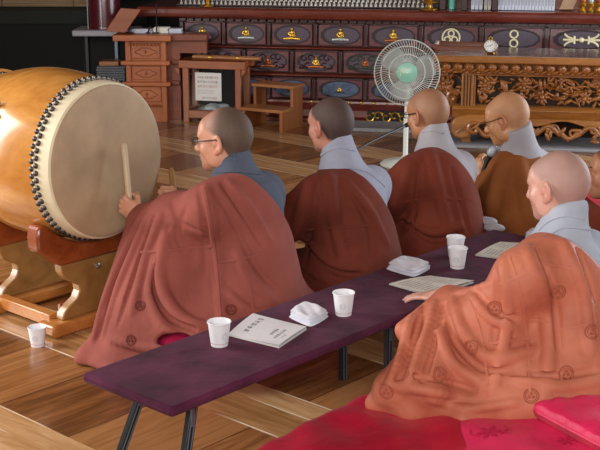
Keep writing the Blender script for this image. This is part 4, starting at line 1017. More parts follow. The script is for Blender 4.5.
# ================================================================== SCULPTED BODIES AND CLOTH
class Field:
    """signed distance grid, blended shape by shape, then turned into one continuous skin"""
    def __init__(s, lo, hi, h):
        s.h = h; s.lo = np.array(lo, float); s.n = np.ceil((np.array(hi)-s.lo)/h).astype(int)+1
        s.F = np.full(tuple(s.n), 0.5, np.float32); s.ax = [np.float32(s.lo[i])+np.arange(s.n[i], dtype=np.float32)*np.float32(h) for i in range(3)]
    def win(s, lo, hi):
        a = np.clip(np.floor((np.asarray(lo)-s.lo)/s.h).astype(int), 0, s.n); b = np.clip(np.ceil((np.asarray(hi)-s.lo)/s.h).astype(int)+1, 0, s.n)
        sl = tuple(slice(a[i], b[i]) for i in range(3))
        return sl, s.ax[0][sl[0]][:,None,None], s.ax[1][sl[1]][None,:,None], s.ax[2][sl[2]][None,None,:]
    def mix(s, sl, d, k, op):
        F = s.F[sl]
        if op == 'u':
            h = np.maximum(k-np.abs(F-d), 0)/k; s.F[sl] = np.minimum(F, d)-h*h*k*0.25
        else:
            d = -d; h = np.maximum(k-np.abs(F-d), 0)/k; s.F[sl] = np.maximum(F, d)+h*h*k*0.25
    def cone(s, a, b, ra, rb, k=0.03, op='u'):
        a = np.asarray(a, float); b = np.asarray(b, float); m = max(ra, rb)+k+0.02
        sl, X, Y, Z = s.win(np.minimum(a, b)-m, np.maximum(a, b)+m)
        if 0 in s.F[sl].shape: return
        ba = b-a; L = max(ba@ba, 1e-9)
        t = np.clip(((X-a[0])*ba[0]+(Y-a[1])*ba[1]+(Z-a[2])*ba[2])/L, 0, 1)
        d = np.sqrt((X-a[0]-t*ba[0])**2+(Y-a[1]-t*ba[1])**2+(Z-a[2]-t*ba[2])**2)-(ra+t*(rb-ra))
        s.mix(sl, d, k, op)
    def chain(s, pts, rs, k=0.02, op='u'):
        for i in range(len(pts)-1): s.cone(pts[i], pts[i+1], rs[i], rs[i+1], k, op)
    def ell(s, c, r, R=None, k=0.03, op='u'):
        c = np.asarray(c, float); r = np.asarray(r, float); m = r.max()+k+0.02
        sl, X, Y, Z = s.win(c-m, c+m)
        if 0 in s.F[sl].shape: return
        X = X-c[0]; Y = Y-c[1]; Z = Z-c[2]
        if R is not None: X, Y, Z = (R[0,0]*X+R[1,0]*Y+R[2,0]*Z, R[0,1]*X+R[1,1]*Y+R[2,1]*Z, R[0,2]*X+R[1,2]*Y+R[2,2]*Z)
        k0 = np.sqrt((X/r[0])**2+(Y/r[1])**2+(Z/r[2])**2); k1 = np.sqrt((X/r[0]**2)**2+(Y/r[1]**2)**2+(Z/r[2]**2)**2)+1e-6
        s.mix(sl, k0*(k0-1)/k1, k, op)
    def keep(s, n, c, k=0.006):
        """keep the side where p.n < c"""
        n = np.asarray(n, float); L = np.linalg.norm(n); n = n/L; c = c/L
        d = s.ax[0][:,None,None]*n[0]+s.ax[1][None,:,None]*n[1]+s.ax[2][None,None,:]*n[2]-c
        h = np.maximum(k-np.abs(s.F-d), 0)/k; s.F = np.maximum(s.F, d)+h*h*k*0.25
    def mesh(s):
        F = s.F; ins = F < 0; h = s.h
        c = np.zeros(tuple(s.n-1), np.int8)
        for i in (0, 1):
            for j in (0, 1):
                for k in (0, 1): c += ins[i:F.shape[0]-1+i, j:F.shape[1]-1+j, k:F.shape[2]-1+k]
        I = np.argwhere((c > 0) & (c < 8)); idx = np.full(c.shape, -1, np.int32); idx[tuple(I.T)] = np.arange(len(I))
        acc = np.zeros((len(I), 3)); cnt = np.zeros(len(I))
        cor = [(i,j,k) for i in (0,1) for j in (0,1) for k in (0,1)]
        for a in cor:
            for ax_ in range(3):
                if a[ax_]: continue
                b = list(a); b[ax_] = 1
                Fa = F[I[:,0]+a[0], I[:,1]+a[1], I[:,2]+a[2]]; Fb = F[I[:,0]+b[0], I[:,1]+b[1], I[:,2]+b[2]]
                m = (Fa < 0) != (Fb < 0); t = np.where(m, Fa/(Fa-Fb+1e-12), 0)
                p = np.array(a, float)[None,:]+np.zeros((len(I),3)); p[:,ax_] += t
                acc[m] += p[m]; cnt[m] += 1
        V_ = s.lo+(I+acc/cnt[:,None])*h
        faces = []
        for ax_ in range(3):
            o1, o2 = [(1,2),(2,0),(0,1)][ax_]
            A = ins; sl0 = [slice(1, None)]*3; 
            a = [slice(1, -1)]*3; a[ax_] = slice(0, -1); b = [slice(1, -1)]*3; b[ax_] = slice(1, None)
            d = A[tuple(a)].astype(np.int8)-A[tuple(b)].astype(np.int8); J = np.argwhere(d != 0)
            if not len(J): continue
            sg = d[tuple(J.T)]; P = J+1; P[:,ax_] -= 1
            def cell(d1, d2):
                q = P.copy(); q[:,o1] -= d1; q[:,o2] -= d2; return idx[q[:,0], q[:,1], q[:,2]]
            Q = np.stack([cell(1,1), cell(0,1), cell(0,0), cell(1,0)], 1); Q[sg < 0] = Q[sg < 0][:,::-1]
            faces.append(Q[(Q >= 0).all(1)])
        return V_, np.concatenate(faces)
    def relax(s, V_, Q, it=2, lam=0.5):
        E_ = np.concatenate([Q[:,[0,1]], Q[:,[1,2]], Q[:,[2,3]], Q[:,[3,0]]]); deg = np.bincount(E_[:,0], minlength=len(V_))+np.bincount(E_[:,1], minlength=len(V_))
        for _ in range(it):
            a = np.zeros_like(V_)
            for k in range(3): a[:,k] = np.bincount(E_[:,0], V_[E_[:,1],k], len(V_))+np.bincount(E_[:,1], V_[E_[:,0],k], len(V_))
            V_ = V_+lam*(a/np.maximum(deg,1)[:,None]-V_)
        return V_
def skin_object(name, V_, Q, m, parent, attrs=None):
    me = bpy.data.meshes.new(name); off = np.array(parent.location)
    me.vertices.add(len(V_)); me.vertices.foreach_set('co', (V_-off).astype(np.float32).ravel())
    me.loops.add(Q.size); me.loops.foreach_set('vertex_index', Q.astype(np.int32).ravel())
    me.polygons.add(len(Q)); me.polygons.foreach_set('loop_start', np.arange(0, Q.size, 4, dtype=np.int32)); me.polygons.foreach_set('loop_total', np.full(len(Q), 4, np.int32))
    me.update(calc_edges=True); me.validate()
    me.polygons.foreach_set('use_smooth', [True]*len(me.polygons))
    for k, a in (attrs or {}).items():
        at = me.attributes.new(k, 'FLOAT', 'POINT'); at.data.foreach_set('value', a.astype(np.float32))
    me.materials.append(m)
    o = bpy.data.objects.new(name, me); C.objects.link(o); o.parent = parent; return o
def bvh(V_, Q): return BVHTree.FromPolygons(V_.tolist(), Q.tolist())
def shoot(T, px, py):
    d = Vector(ray(px, py)).normalized(); p, n, i, t = T.ray_cast(Vector(CAM), d)
    if p is None: return None, None
    n = np.array(n); d = np.array(d)
    return np.array(p), n if n@d < 0 else -n
def densify(pl, step=6.0):
    out = []
    for (x0, y0), (x1, y1) in zip(pl[:-1], pl[1:]):
        n = max(1, int(math.hypot(x1-x0, y1-y0)/step)); out += [(x0+(x1-x0)*i/n, y0+(y1-y0)*i/n) for i in range(n)]
    return out+[pl[-1]]
def smoothline(pl, step=5.0):
    """Catmull-Rom through the given points"""
    P = [np.array(p, float) for p in pl]
    if len(P) < 3: return densify(pl, step)
    P = [2*P[0]-P[1]]+P+[2*P[-1]-P[-2]]; out = []
    for i in range(1, len(P)-2):
        n = max(2, int(np.linalg.norm(P[i+1]-P[i])/step))
        for j in range(n):
            t = j/n; out.append(tuple(0.5*((2*P[i])+(-P[i-1]+P[i+1])*t+(2*P[i-1]-5*P[i]+4*P[i+1]-P[i+2])*t*t+(-P[i-1]+3*P[i]-3*P[i+1]+P[i+2])*t**3)))
    return out+[tuple(P[-2])]
def sculpt_folds(F, folds, h=0.012):
    """raise or press soft folds along lines lying on the cloth: (line, radius, height); height<0 presses a crease"""
    V_, Q = F.mesh(); T = bvh(V_, Q)
    for pl, r, hgt in folds:
        pts = []
        for x, y in smoothline(pl):
            p, n = shoot(T, x, y)
            if p is None: continue
            if pts and np.linalg.norm(p-pts[-1][0]) > 0.12: break
            pts.append((p, n))
        if len(pts) < 2: continue
        m = len(pts); prof = [math.sin(math.pi*min(1, max(0.08, (i+0.6)/m)))**0.5 for i in range(m)]
        if hgt > 0: q = [p+n*(hgt*w_-r) for (p, n), w_ in zip(pts, prof)]; F.chain(q, [r]*m, r*1.2, 'u')
        else: q = [p+n*(r+hgt*w_) for (p, n), w_ in zip(pts, prof)]; F.chain(q, [r]*m, r*0.9, 's')
def ribbon(T, pl, width, lift, name, m, parent):
    """a stitched band following the cloth"""
    pts = []
    for x, y in smoothline(pl, 3.0):
        p, n = shoot(T, x, y)
        if p is None or (pts and np.linalg.norm(p-pts[-1][0]) > 0.10):
            if len(pts) > 3: break
            pts = []; continue
        pts.append((p, n))
    if len(pts) < 3: return None
    for _ in range(2): pts = [pts[0]]+[((pts[i-1][0]+pts[i][0]*2+pts[i+1][0])/4, (pts[i-1][1]+pts[i][1]*2+pts[i+1][1])/4) for i in range(1, len(pts)-1)]+[pts[-1]]
    vs = []; fs = []; n_ = len(pts)
    for i, (p, n) in enumerate(pts):
        t = pts[min(i+1, n_-1)][0]-pts[max(i-1, 0)][0]; t /= np.linalg.norm(t)+1e-9; sd = np.cross(t, n); sd /= np.linalg.norm(sd)+1e-9
        for a, l in ((-0.5, -0.002), (-0.42, lift), (0, lift*1.1), (0.42, lift), (0.5, -0.002)): vs.append(p+sd*a*width+n*l)
    for i in range(n_-1):
        for j in range(4): a = i*5+j; fs.append((a, a+1, a+6, a+5))
    b = MB(); b.add(vs, fs); return b.build(name, m, parent, smooth=60)
def emblem(T, px, py, R, m, parent):
    """small woven roundel: a ring with three dots"""
    p, n = shoot(T, px, py)
    if p is None: return
    up = ZZ-n*(ZZ@n); up /= np.linalg.norm(up)+1e-9; sd = np.cross(up, n)
    def on(a, c):
        o = Vector(p+sd*a+up*c+n*0.03); q, nn, i, t = T.ray_cast(o, Vector(-n), 0.08)
        return np.array(q)+n*0.0012 if q is not None else p+sd*a+up*c+n*0.0012
    b = MB()
    for r, w_ in ((R, 0.0022), (R*0.74, 0.0014)): b.ring_tube([on(r*math.cos(q), r*math.sin(q)) for q in np.linspace(0, 2*math.pi, 25)], w_, 5, caps=False)
    for q in (90, 210, 330):
        a = math.radians(q); c = on(R*0.33*math.cos(a), R*0.33*math.sin(a)); b.ell(c, (R*0.22, R*0.22, R*0.22), None, 8, 5)
    b.build('woven_emblem', m, parent)
# ------------------------------------------------------------------ skin with shaved scalp
def skin_mat(name, col, stub, strength):
    m, nt, b = newmat(name); L = nt.links.new
    tc = nt.nodes.new('ShaderNodeTexCoord'); nz = N(nt, 'ShaderNodeTexNoise', Scale=26.0, Detail=4.0); L(tc.outputs['Object'], nz.inputs['Vector'])
    rp = nt.nodes.new('ShaderNodeValToRGB'); c = lin(col); rp.color_ramp.elements[0].position = 0.3; rp.color_ramp.elements[1].position = 0.72
    rp.color_ramp.elements[0].color = (c[0]*0.93, c[1]*0.84, c[2]*0.80, 1); rp.color_ramp.elements[1].color = (min(1, c[0]*1.05), min(1, c[1]*1.06), min(1, c[2]*1.06), 1)
    L(nz.outputs['Fac'], rp.inputs['Fac'])
    at = nt.nodes.new('ShaderNodeAttribute'); at.attribute_name = 'stubble'
    n2 = N(nt, 'ShaderNodeTexNoise', Scale=420.0, Detail=2.0); L(tc.outputs['Object'], n2.inputs['Vector'])
    mr = nt.nodes.new('ShaderNodeMapRange'); mr.inputs[1].default_value = 0.25; mr.inputs[2].default_value = 0.7; mr.inputs[3].default_value = 0.88; mr.inputs[4].default_value = 1.0; L(n2.outputs['Fac'], mr.inputs[0])
    mu = N(nt, 'ShaderNodeMath', operation='MULTIPLY'); L(at.outputs['Fac'], mu.inputs[0]); L(mr.outputs[0], mu.inputs[1])
    m2 = N(nt, 'ShaderNodeMath', operation='MULTIPLY'); L(mu.outputs[0], m2.inputs[0]); m2.inputs[1].default_value = strength
    mx = nt.nodes.new('ShaderNodeMixRGB'); L(m2.outputs[0], mx.inputs[0]); L(rp.outputs[0], mx.inputs[1]); mx.inputs[2].default_value = lin(stub)
    lp = nt.nodes.new('ShaderNodeAttribute'); lp.attribute_name = 'flush'
    m3 = nt.nodes.new('ShaderNodeMixRGB'); L(lp.outputs['Fac'], m3.inputs[0]); L(mx.outputs[0], m3.inputs[1]); m3.inputs[2].default_value = (c[0]*0.86, c[1]*0.55, c[2]*0.52, 1)
    L(m3.outputs[0], b.inputs['Base Color']); rr = nt.nodes.new('ShaderNodeMapRange'); rr.inputs[3].default_value = 0.42; rr.inputs[4].default_value = 0.72; L(m2.outputs[0], rr.inputs[0]); L(rr.outputs[0], b.inputs['Roughness'])
    b.inputs['Subsurface Weight'].default_value = 0.12; b.inputs['Subsurface Radius'].default_value = (0.010, 0.004, 0.002); b.inputs['Subsurface Scale'].default_value = 0.5
    return m
def sstep(a, b, x): t = np.clip((x-a)/(b-a), 0, 1); return t*t*(3-2*t)
def rotmat(yaw, pitch=0.0, roll=0.0):
    """columns: right, forward, up; yaw is the compass azimuth of forward (clockwise from +Y)"""
    cy, sy = math.cos(yaw), math.sin(yaw); Rz = np.array([[cy, sy, 0], [-sy, cy, 0], [0, 0, 1]])
    cp, sp = math.cos(pitch), math.sin(pitch); Rx = np.array([[1,0,0],[0,cp,-sp],[0,sp,cp]])
    cr, sr = math.cos(roll), math.sin(roll); Ry = np.array([[cr,0,sr],[0,1,0],[-sr,0,cr]])
    return Rz@Rx@Ry
def sculpt_head(F, c, R, s, neck_to):
    """skull, face, ears and neck; c is the head centre, R its axes, s its size"""
    P = lambda x, y, z: np.asarray(c)+R@(np.array([x, y, z])*s)
    E = lambda p, r, k, op='u', R2=None: F.ell(P(*p), np.array(r)*s, R if R2 is None else R@R2, k*s, op)
    E((0, -0.014, 0.030), (0.073, 0.093, 0.084), 0.01); E((0, -0.040, 0.005), (0.064, 0.062, 0.066), 0.02)
    E((0, 0.030, -0.028), (0.060, 0.060, 0.082), 0.03); E((0, 0.046, -0.078), (0.040, 0.040, 0.034), 0.025)
    E((0, 0.070, -0.098), (0.020, 0.018, 0.016), 0.02); E((0, 0.058, 0.035), (0.056, 0.030, 0.040), 0.03)
    for sx in (-1, 1):
        E((sx*0.047, 0.048, -0.028), (0.022, 0.024, 0.022), 0.025)
        E((sx*0.056, 0.010, -0.066), (0.014, 0.026, 0.024), 0.03)
        F.cone(P(sx*0.048, 0.070, 0.018), P(sx*0.014, 0.087, 0.014), 0.009*s, 0.009*s, 0.014*s)
        E((sx*0.031, 0.094, -0.004), (0.017, 0.014, 0.010), 0.016, 's')
        E((sx*0.031, 0.076, -0.004), (0.0145, 0.0125, 0.0125), 0.004)
        E((sx*0.011, 0.097, -0.040), (0.010, 0.011, 0.008), 0.008)
        tl = rotmat(0, -0.18); an = rotmat(-sx*0.35)
        E((sx*0.078, -0.012, -0.006), (0.0085, 0.021, 0.033), 0.008, 'u', an@tl); E((sx*0.087, -0.010, -0.003), (0.006, 0.012, 0.020), 0.005, 's', an@tl)
        E((sx*0.076, -0.004, -0.036), (0.007, 0.010, 0.011), 0.006); E((sx*0.079, 0.002, -0.008), (0.006, 0.006, 0.009), 0.005)
    F.chain([P(0, 0.086, 0.008), P(0, 0.102, -0.022), P(0, 0.108, -0.036)], [0.008*s, 0.010*s, 0.0135*s], 0.010*s)
    E((0, 0.088, -0.060), (0.022, 0.013, 0.0065), 0.006); E((0, 0.087, -0.073), (0.019, 0.012, 0.007), 0.006); E((0, 0.104, -0.0662), (0.024, 0.012, 0.0022), 0.003, 's')
    F.chain([P(0, -0.022, -0.030), P(0, -0.026, -0.085), neck_to], [0.054*s, 0.051*s, 0.058*s], 0.02*s)
def head_attrs(V_, c, R, s, style):
    L_ = ((V_-np.asarray(c))@R)/s; x, y, z = L_.T
    zl = np.interp(y, [-0.07, -0.04, -0.012, 0.02, 0.045, 0.062, 0.082], [-0.062, -0.052, 0.012, 0.030, 0.040, 0.066, 0.085])
    st = sstep(-0.010, 0.014, z-zl)*(np.sqrt(x*x+y*y+z*z) < 0.16)
    ear = sstep(0.076, 0.079, np.abs(x))*(np.abs(y+0.01) < 0.04)*(np.abs(z) < 0.05); st = st*(1-ear)
    if style == 'receding': st = st*(0.35+0.65*sstep(0.055, -0.02, y))
    fl = ear*0.4+np.exp(-((x/0.022)**2+((y-0.098)/0.016)**2+((z+0.066)/0.011)**2))*0.8+np.exp(-(((np.abs(x)-0.045)/0.022)**2+((y-0.06)/0.03)**2+((z+0.03)/0.024)**2))*0.28
    return {'stubble': st, 'flush': np.clip(fl, 0, 1)}
def sculpt_hand(F, wrist, fwd, palm, thumb, curl, s=1.0, spread=0.10, tcurl=0.5):
    """wrist joint, direction of the fingers, direction the palm faces, direction of the thumb side; curl per joint in radians"""
    fwd = np.asarray(fwd, float); fwd /= np.linalg.norm(fwd); palm = np.asarray(palm, float); palm = palm-fwd*(palm@fwd); palm /= np.linalg.norm(palm)
    sd = np.cross(fwd, palm); sd = sd if sd@np.asarray(thumb) > 0 else -sd
    w_ = np.asarray(wrist, float); Rm = np.array([sd, fwd, palm]).T
    F.ell(w_+fwd*0.046*s, np.array([0.040, 0.050, 0.0145])*s, Rm, 0.012)
    F.cone(w_-fwd*0.02*s, w_+fwd*0.03*s, 0.025*s, 0.024*s, 0.02)
    F.ell(w_+fwd*0.034*s+sd*0.026*s+palm*0.008*s, np.array([0.016, 0.030, 0.014])*s, Rm, 0.012)
    tips = []
    for i, (off, base, ln) in enumerate(((0.029, 0.085, (0.042, 0.025, 0.020)), (0.0095, 0.090, (0.046, 0.029, 0.021)), (-0.0105, 0.086, (0.043, 0.027, 0.020)), (-0.029, 0.077, (0.034, 0.020, 0.018)))):
        p = w_+fwd*base*s+sd*off*s; ang = 0.0; pts = [w_+fwd*(base-0.03)*s+sd*off*0.9*s, p]; f0 = fwd+sd*spread*(off/0.029); f0 /= np.linalg.norm(f0)
        for l, cu in zip(ln, curl):
            ang += cu*(1+0.06*i); p = p+(f0*math.cos(ang)+palm*math.sin(ang))*l*s; pts.append(p)
        r = [0.0095, 0.0098, 0.0088, 0.0080, 0.0066]; F.chain(pts, [q*s*(0.9 if i == 3 else 1) for q in r], 0.004); tips.append(p)
    p = w_+fwd*0.030*s+sd*0.032*s+palm*0.008*s; d0 = sd*0.62+fwd*0.66+palm*0.35; d0 /= np.linalg.norm(d0); pts = [w_+fwd*0.018*s+sd*0.016*s, p]
    d1 = d0*math.cos(tcurl)+palm*math.sin(tcurl)*0.8+fwd*math.sin(tcurl)*0.5; d1 /= np.linalg.norm(d1); d2 = d1*math.cos(tcurl)+(palm*0.7-sd*0.4+fwd*0.3)*math.sin(tcurl); d2 /= np.linalg.norm(d2)
    pts.append(p+d1*0.036*s); pts.append(p+d1*0.036*s+d2*0.027*s); F.chain(pts, [0.0125*s, 0.0115*s, 0.0098*s, 0.008*s], 0.006)
    return tips
def glasses(par, c, R, s, m, rimm):
    P = lambda x, y, z: np.asarray(c)+R@(np.array([x, y, z])*s)
    b = MB()
    for sx in (-1, 1):
        b.ring_tube([P(sx*(0.033+0.024*math.cos(q)), 0.101-0.16*max(0, 0.024*math.cos(q)*1.0), -0.006+0.013*math.sin(q)) for q in np.linspace(0, 2*math.pi, 21)], 0.0016*s, 6, caps=False)
        b.ring_tube([P(sx*0.057, 0.097, -0.001), P(sx*0.071, 0.080, 0.001), P(sx*0.079, 0.03, 0.006), P(sx*0.083, -0.008, 0.012), P(sx*0.078, -0.028, -0.004)], 0.0025*s, 6)
    b.ring_tube([P(-0.010, 0.101, -0.002), P(0, 0.108, 0.001), P(0.010, 0.101, -0.002)], 0.0016*s, 6)
    g = b.build('eyeglasses', m, par)
    for sx in (-1, 1):
        b = MB(); pts = [P(sx*(0.033+0.0235*math.cos(q)), 0.1005-0.16*max(0, 0.024*math.cos(q)), -0.006+0.0126*math.sin(q)) for q in np.linspace(0, 2*math.pi, 21)[:-1]]
        n_ = R@np.array([0, 0.001*s, 0]); b.add(pts+[p-n_ for p in pts], [tuple(range(20)), tuple(range(20, 40))[::-1]]+[(i, (i+1)%20, (i+1)%20+20, i+20) for i in range(20)]); b.build('lens', lens_m, g)
def face_parts(par, c, R, s):
    P = lambda x, y, z: np.asarray(c)+R@(np.array([x, y, z])*s)
    Rm = R
    for sx in (-1, 1):
        b = MB(); b.ell(P(sx*0.031, 0.0795, -0.0045), np.array([0.0105, 0.0098, 0.0042])*s, Rm, 12, 8); e_ = b.build('eye', plain('eye_white', (206, 200, 194), 0.3, 0.02), par)
        b = MB(); b.ell(P(sx*0.031, 0.0868, -0.0045), np.array([0.0042, 0.003, 0.0038])*s, Rm, 10, 6); b.build('iris', plain('iris_brown', (30, 20, 16), 0.2), e_)
        b = MB(); b.ring_tube([P(sx*0.016, 0.0955, 0.019), P(sx*0.032, 0.092, 0.024), P(sx*0.050, 0.078, 0.019)], [0.0022*s, 0.003*s, 0.0016*s], 6); b.build('eyebrow', plain('brow_dark', (52, 42, 38), 0.8), par)
lens_m, _nt, _b = newmat('lens_glass'); _b.inputs['Transmission Weight'].default_value = 1.0; _b.inputs['Roughness'].default_value = 0.0; _b.inputs['IOR'].default_value = 1.03
def person(cfg):
    """one seated figure: body, grey inner robe with tall collar, outer brown robe over the left shoulder"""
    hc, Rh, s = np.array(cfg['head']), rotmat(math.radians(cfg['hyaw']), math.radians(cfg.get('hpitch', 0)), math.radians(cfg.get('hroll', 0))), cfg.get('s', 1.0)
    byaw = math.radians(cfg['byaw']); Rb = rotmat(byaw); o = np.array([cfg['seat'][0], cfg['seat'][1], 0.0]); b = cfg.get('b', 1.0); zl = cfg.get('lift', 0.0)
    W = lambda x, y, z: o+Rb@(np.array([x, y, z])*b)+ZZ*zl
    wd = cfg.get('wid', 1.0)
    root = thing('person', o, cfg.get('label', 'person'), 'person')
    lean = cfg.get('lean', 0.0)
    zs = (hc[2]-cfg.get('dsh', 0.24)-zl)/(0.535*b)
    T_ = lambda x, y, z: W(x, y+lean*max(0, z-0.15)/0.45, z*zs)
    nb = T_(0, 0.03, 0.60)*0.5+(hc+Rh@(np.array([0, -0.03, -0.165])*s))*0.5
    shw = cfg.get('shw', 0.155)
    sL, sR = T_(-shw-0.01, 0.015, 0.535), T_(shw, 0.015, 0.535)
    eL, wL = [np.array(p) for p in cfg['armL']]; eR, wR = [np.array(p) if not callable(p) else p(W) for p in cfg['armR']]
    # ---------------- body
    h = cfg.get('h', 0.0036)
    allp = np.array([hc-0.14, hc+0.14, sL-0.1, sR+0.1, eL-0.08, eL+0.08, wL-0.17, wL+0.17, eR-0.08, eR+0.08, wR-0.17, wR+0.17, W(-0.36, -0.2, 0.0), W(0.36, 0.5, 0), W(0.36, -0.2, 0), W(-0.36, 0.5, 0)])
    lo, hi = allp.min(0)-0.02, allp.max(0)+0.02; lo[2] = max(lo[2], 0.0)
    F = Field(lo, hi, h)
    F.cone(T_(0, 0, 0.16), T_(0, 0.02, 0.44), 0.125, 0.125, 0.05); F.cone(T_(-0.11, 0.02, 0.50), T_(0.11, 0.02, 0.50), 0.072, 0.072, 0.06)
    F.cone(T_(0, 0.01, 0.50), nb, 0.085, 0.060, 0.05)
    for sx in (-1, 1):
        F.chain([W(sx*0.10*wd, 0.03, 0.12), W(sx*0.27*wd, 0.25, 0.11), W(-sx*0.03, 0.29, 0.075), W(-sx*0.12, 0.27, 0.07)], [0.085, 0.062, 0.045, 0.035], 0.03)
    F.chain([sL, eL, wL], [0.055, 0.044, 0.027], 0.03); F.chain([sR, eR, wR], [0.055, 0.044, 0.027], 0.03)
    sculpt_head(F, hc, Rh, s, nb)
    for hd in cfg.get('hands', []): sculpt_hand(F, *hd)
    V_, Q = F.mesh(); V_ = F.relax(V_, Q, 1, 0.35)
    skin_object('body', V_, Q, cfg['skin'], root, head_attrs(V_, hc, Rh, s, cfg.get('style', '')))
    face_parts(root, hc, Rh, s)
    if cfg.get('glasses'): glasses(root, hc, Rh, s, cfg['glasses'], None)
    # ---------------- grey inner robe
    h2 = 0.005; lo2, hi2 = allp.min(0)-0.14, allp.max(0)+0.14; lo2[2] = max(lo2[2], 0.001)
    G = Field(lo2, hi2, h2)
    G.cone(T_(0, -0.01, 0.16), T_(0, 0.01, 0.46), 0.185, 0.150, 0.06); G.cone(T_(-shw+0.02, 0.015, 0.515), T_(shw-0.02, 0.015, 0.515), 0.076, 0.076, 0.06)
    G.cone(T_(0, 0.005, 0.54), nb, 0.115, 0.080, 0.06)
    for sx in (-1, 1): G.chain([W(sx*0.10*wd, 0.03, 0.12), W(sx*0.27*wd, 0.25, 0.11), W(-sx*0.05, 0.30, 0.08)], [0.115, 0.09, 0.07], 0.05)
    rs = cfg.get('sleeve', 0.066)
    G.chain([sR, eR, eR*0.25+wR*0.75], [0.070, rs, rs*0.85], 0.05); G.cone(eR*0.5+wR*0.5-ZZ*0.04, eR*0.8+wR*0.2-ZZ*0.10, rs*0.7, rs*0.6, 0.06)
    # collar: tall band crossing in front
    hdn = Rh@np.array([0, 0, -1.0]); ct = hc+Rh@(np.array(cfg.get('collar', (0, -0.034, -0.070)))*s); cb = nb*0.6+T_(0, 0.0, 0.53)*0.4
    G2 = Field(lo2, hi2, h2)
    G2.cone(cb, ct, cfg.get('cbr', 0.092), cfg.get('cr', 0.064), 0.03)
    up = (ct-cb); up /= np.linalg.norm(up); fw = Rb@np.array([0, 1.0, 0]); cn = up+fw*cfg.get('cfw', 0.55)+cfg.get('ctilt', 0)*(Rb@np.array([1.0, 0, 0]))
    G2.keep(cn, cn@ct+0.012, 0.008)
    hh = np.maximum(0.03-np.abs(G.F-G2.F), 0)/0.03; G.F = np.minimum(G.F, G2.F)-hh*hh*0.03*0.25
    del G2
    for c_, r_, R_ in cfg.get('lifted', []): G.ell(c_, np.array(r_)*1.05, R_, 0.02, 's')
    if cfg.get('gfolds'): sculpt_folds(G, cfg['gfolds'])
    V_, Q = G.mesh(); V_ = G.relax(V_, Q, 2, 0.5)
    ir = skin_object('inner_robe', V_, Q, cfg['grey'], root)
    Tg = bvh(V_, Q)
    for pl in cfg.get('gseams', []): ribbon(Tg, pl, 0.013, 0.005, 'collar_seam', cfg['grey'], ir)
    # ---------------- outer robe
    K = Field(lo2-0.05, hi2+0.05, cfg.get('kh', 0.005)); t = 0.014
    K.F[...] = 0.5
    K.cone(T_(0, -0.015, 0.14), T_(0, 0.01, 0.46), 0.20+t*0.3, 0.150+t, 0.07); K.cone(T_(-shw+0.01, 0.015, 0.52), T_(shw-0.05, 0.015, 0.52), 0.080+t*0.6, 0.078+t*0.6, 0.06)
    K.cone(T_(-0.04, 0.0, 0.53), nb-ZZ*0.03, 0.115+t, 0.075+t, 0.05)
    K.ell(W(0, 0.12, 0.07), (0.40*b*wd, 0.36*b, 0.15*b), Rb, 0.08)
    for sx in (-1, 1): K.chain([W(sx*0.10*wd, 0.03, 0.12), W(sx*0.29*wd, 0.25, 0.10)], [0.15*wd**0.5, 0.115*wd**0.5], 0.08)
    K.chain([sL, eL, wL*0.8+eL*0.2], [0.078+t*0.5, cfg.get('ksl', 0.078), cfg.get('kw', 0.055)], 0.05)
    for f_ in cfg.get('kextra', []): K.cone(*[q(W) if callable(q) else q for q in f_])
    n_ = Rb@np.array(cfg.get('cut_n', (0.80, -0.06, 0.60))); p0 = T_(*cfg.get('cut_p', (-0.035, 0.0, 0.655)))
    for hm in cfg.get('hems', []): K.chain(hm, [0.013]*len(hm), 0.055)
    if cfg.get('folds'): sculpt_folds(K, cfg['folds'])
    for c_, r_, R_ in cfg.get('lifted', []): K.ell(c_, r_, R_, 0.02, 's')
    K.keep(n_, n_@p0, 0.012)
    K.keep((0, 0, -1), -0.004, 0.01)
    V_, Q = K.mesh(); V_ = K.relax(V_, Q, cfg.get('krelax', 1), 0.5)
    ko = skin_object('outer_robe', V_, Q, cfg['robe'], root)
    Tk = bvh(V_, Q)
    for pl in cfg.get('seams', []): ribbon(Tk, pl, cfg.get('seamw', 0.012), 0.0022, 'stitched_band', cfg['robe'], ko)
    for px, py in cfg.get('emblems', []): emblem(Tk, px, py, cfg.get('er', 0.022), cfg['thread'], ko)
    return root, Tk
sk_a = skin_mat('skin_warm', (206, 152, 126), (56, 54, 46), 0.93); sk_b = skin_mat('skin_pale', (200, 142, 122), (52, 46, 44), 0.97); sk_c = skin_mat('skin_tan', (180, 126, 92), (136, 106, 84), 0.5)
sk_d = skin_mat('skin_tan_light', (200, 146, 104), (164, 122, 92), 0.5); sk_e = skin_mat('skin_fair', (214, 166, 150), (150, 128, 122), 0.62); sk_f = skin_mat('skin_olive', (196, 140, 110), (60, 54, 50), 0.7)
g_dark = cloth('slate_cloth', (84, 92, 108), 0.9, 0.3); g_lt = cloth('pale_grey_cloth', (162, 166, 184), 0.9, 0.3); g_md = cloth('light_grey_cloth', (172, 170, 176), 0.9, 0.3); g_bl = cloth('bluish_grey_cloth', (178, 186, 200), 0.9, 0.3)
r1 = cloth('russet_robe', (138, 73, 64), 0.85, 0.2, 700, 0.08, (148, 80, 70)); r2 = cloth('dark_russet_robe', (106, 48, 36), 0.85, 0.2, 700, 0.10, (114, 52, 38)); r3 = cloth('red_brown_robe', (112, 48, 34), 0.85, 0.2, 700, 0.10, (120, 54, 38))
r4 = cloth('ochre_robe', (136, 78, 38), 0.85, 0.2, 700, 0.08, (146, 86, 42)); r5 = cloth('salmon_robe', (184, 102, 78), 0.52, 0.35, 700, 0.10, (198, 120, 94)); th5 = cloth('salmon_thread', (172, 92, 68), 0.7, 0.2); th1 = cloth('russet_thread', (116, 54, 46), 0.7, 0.2)
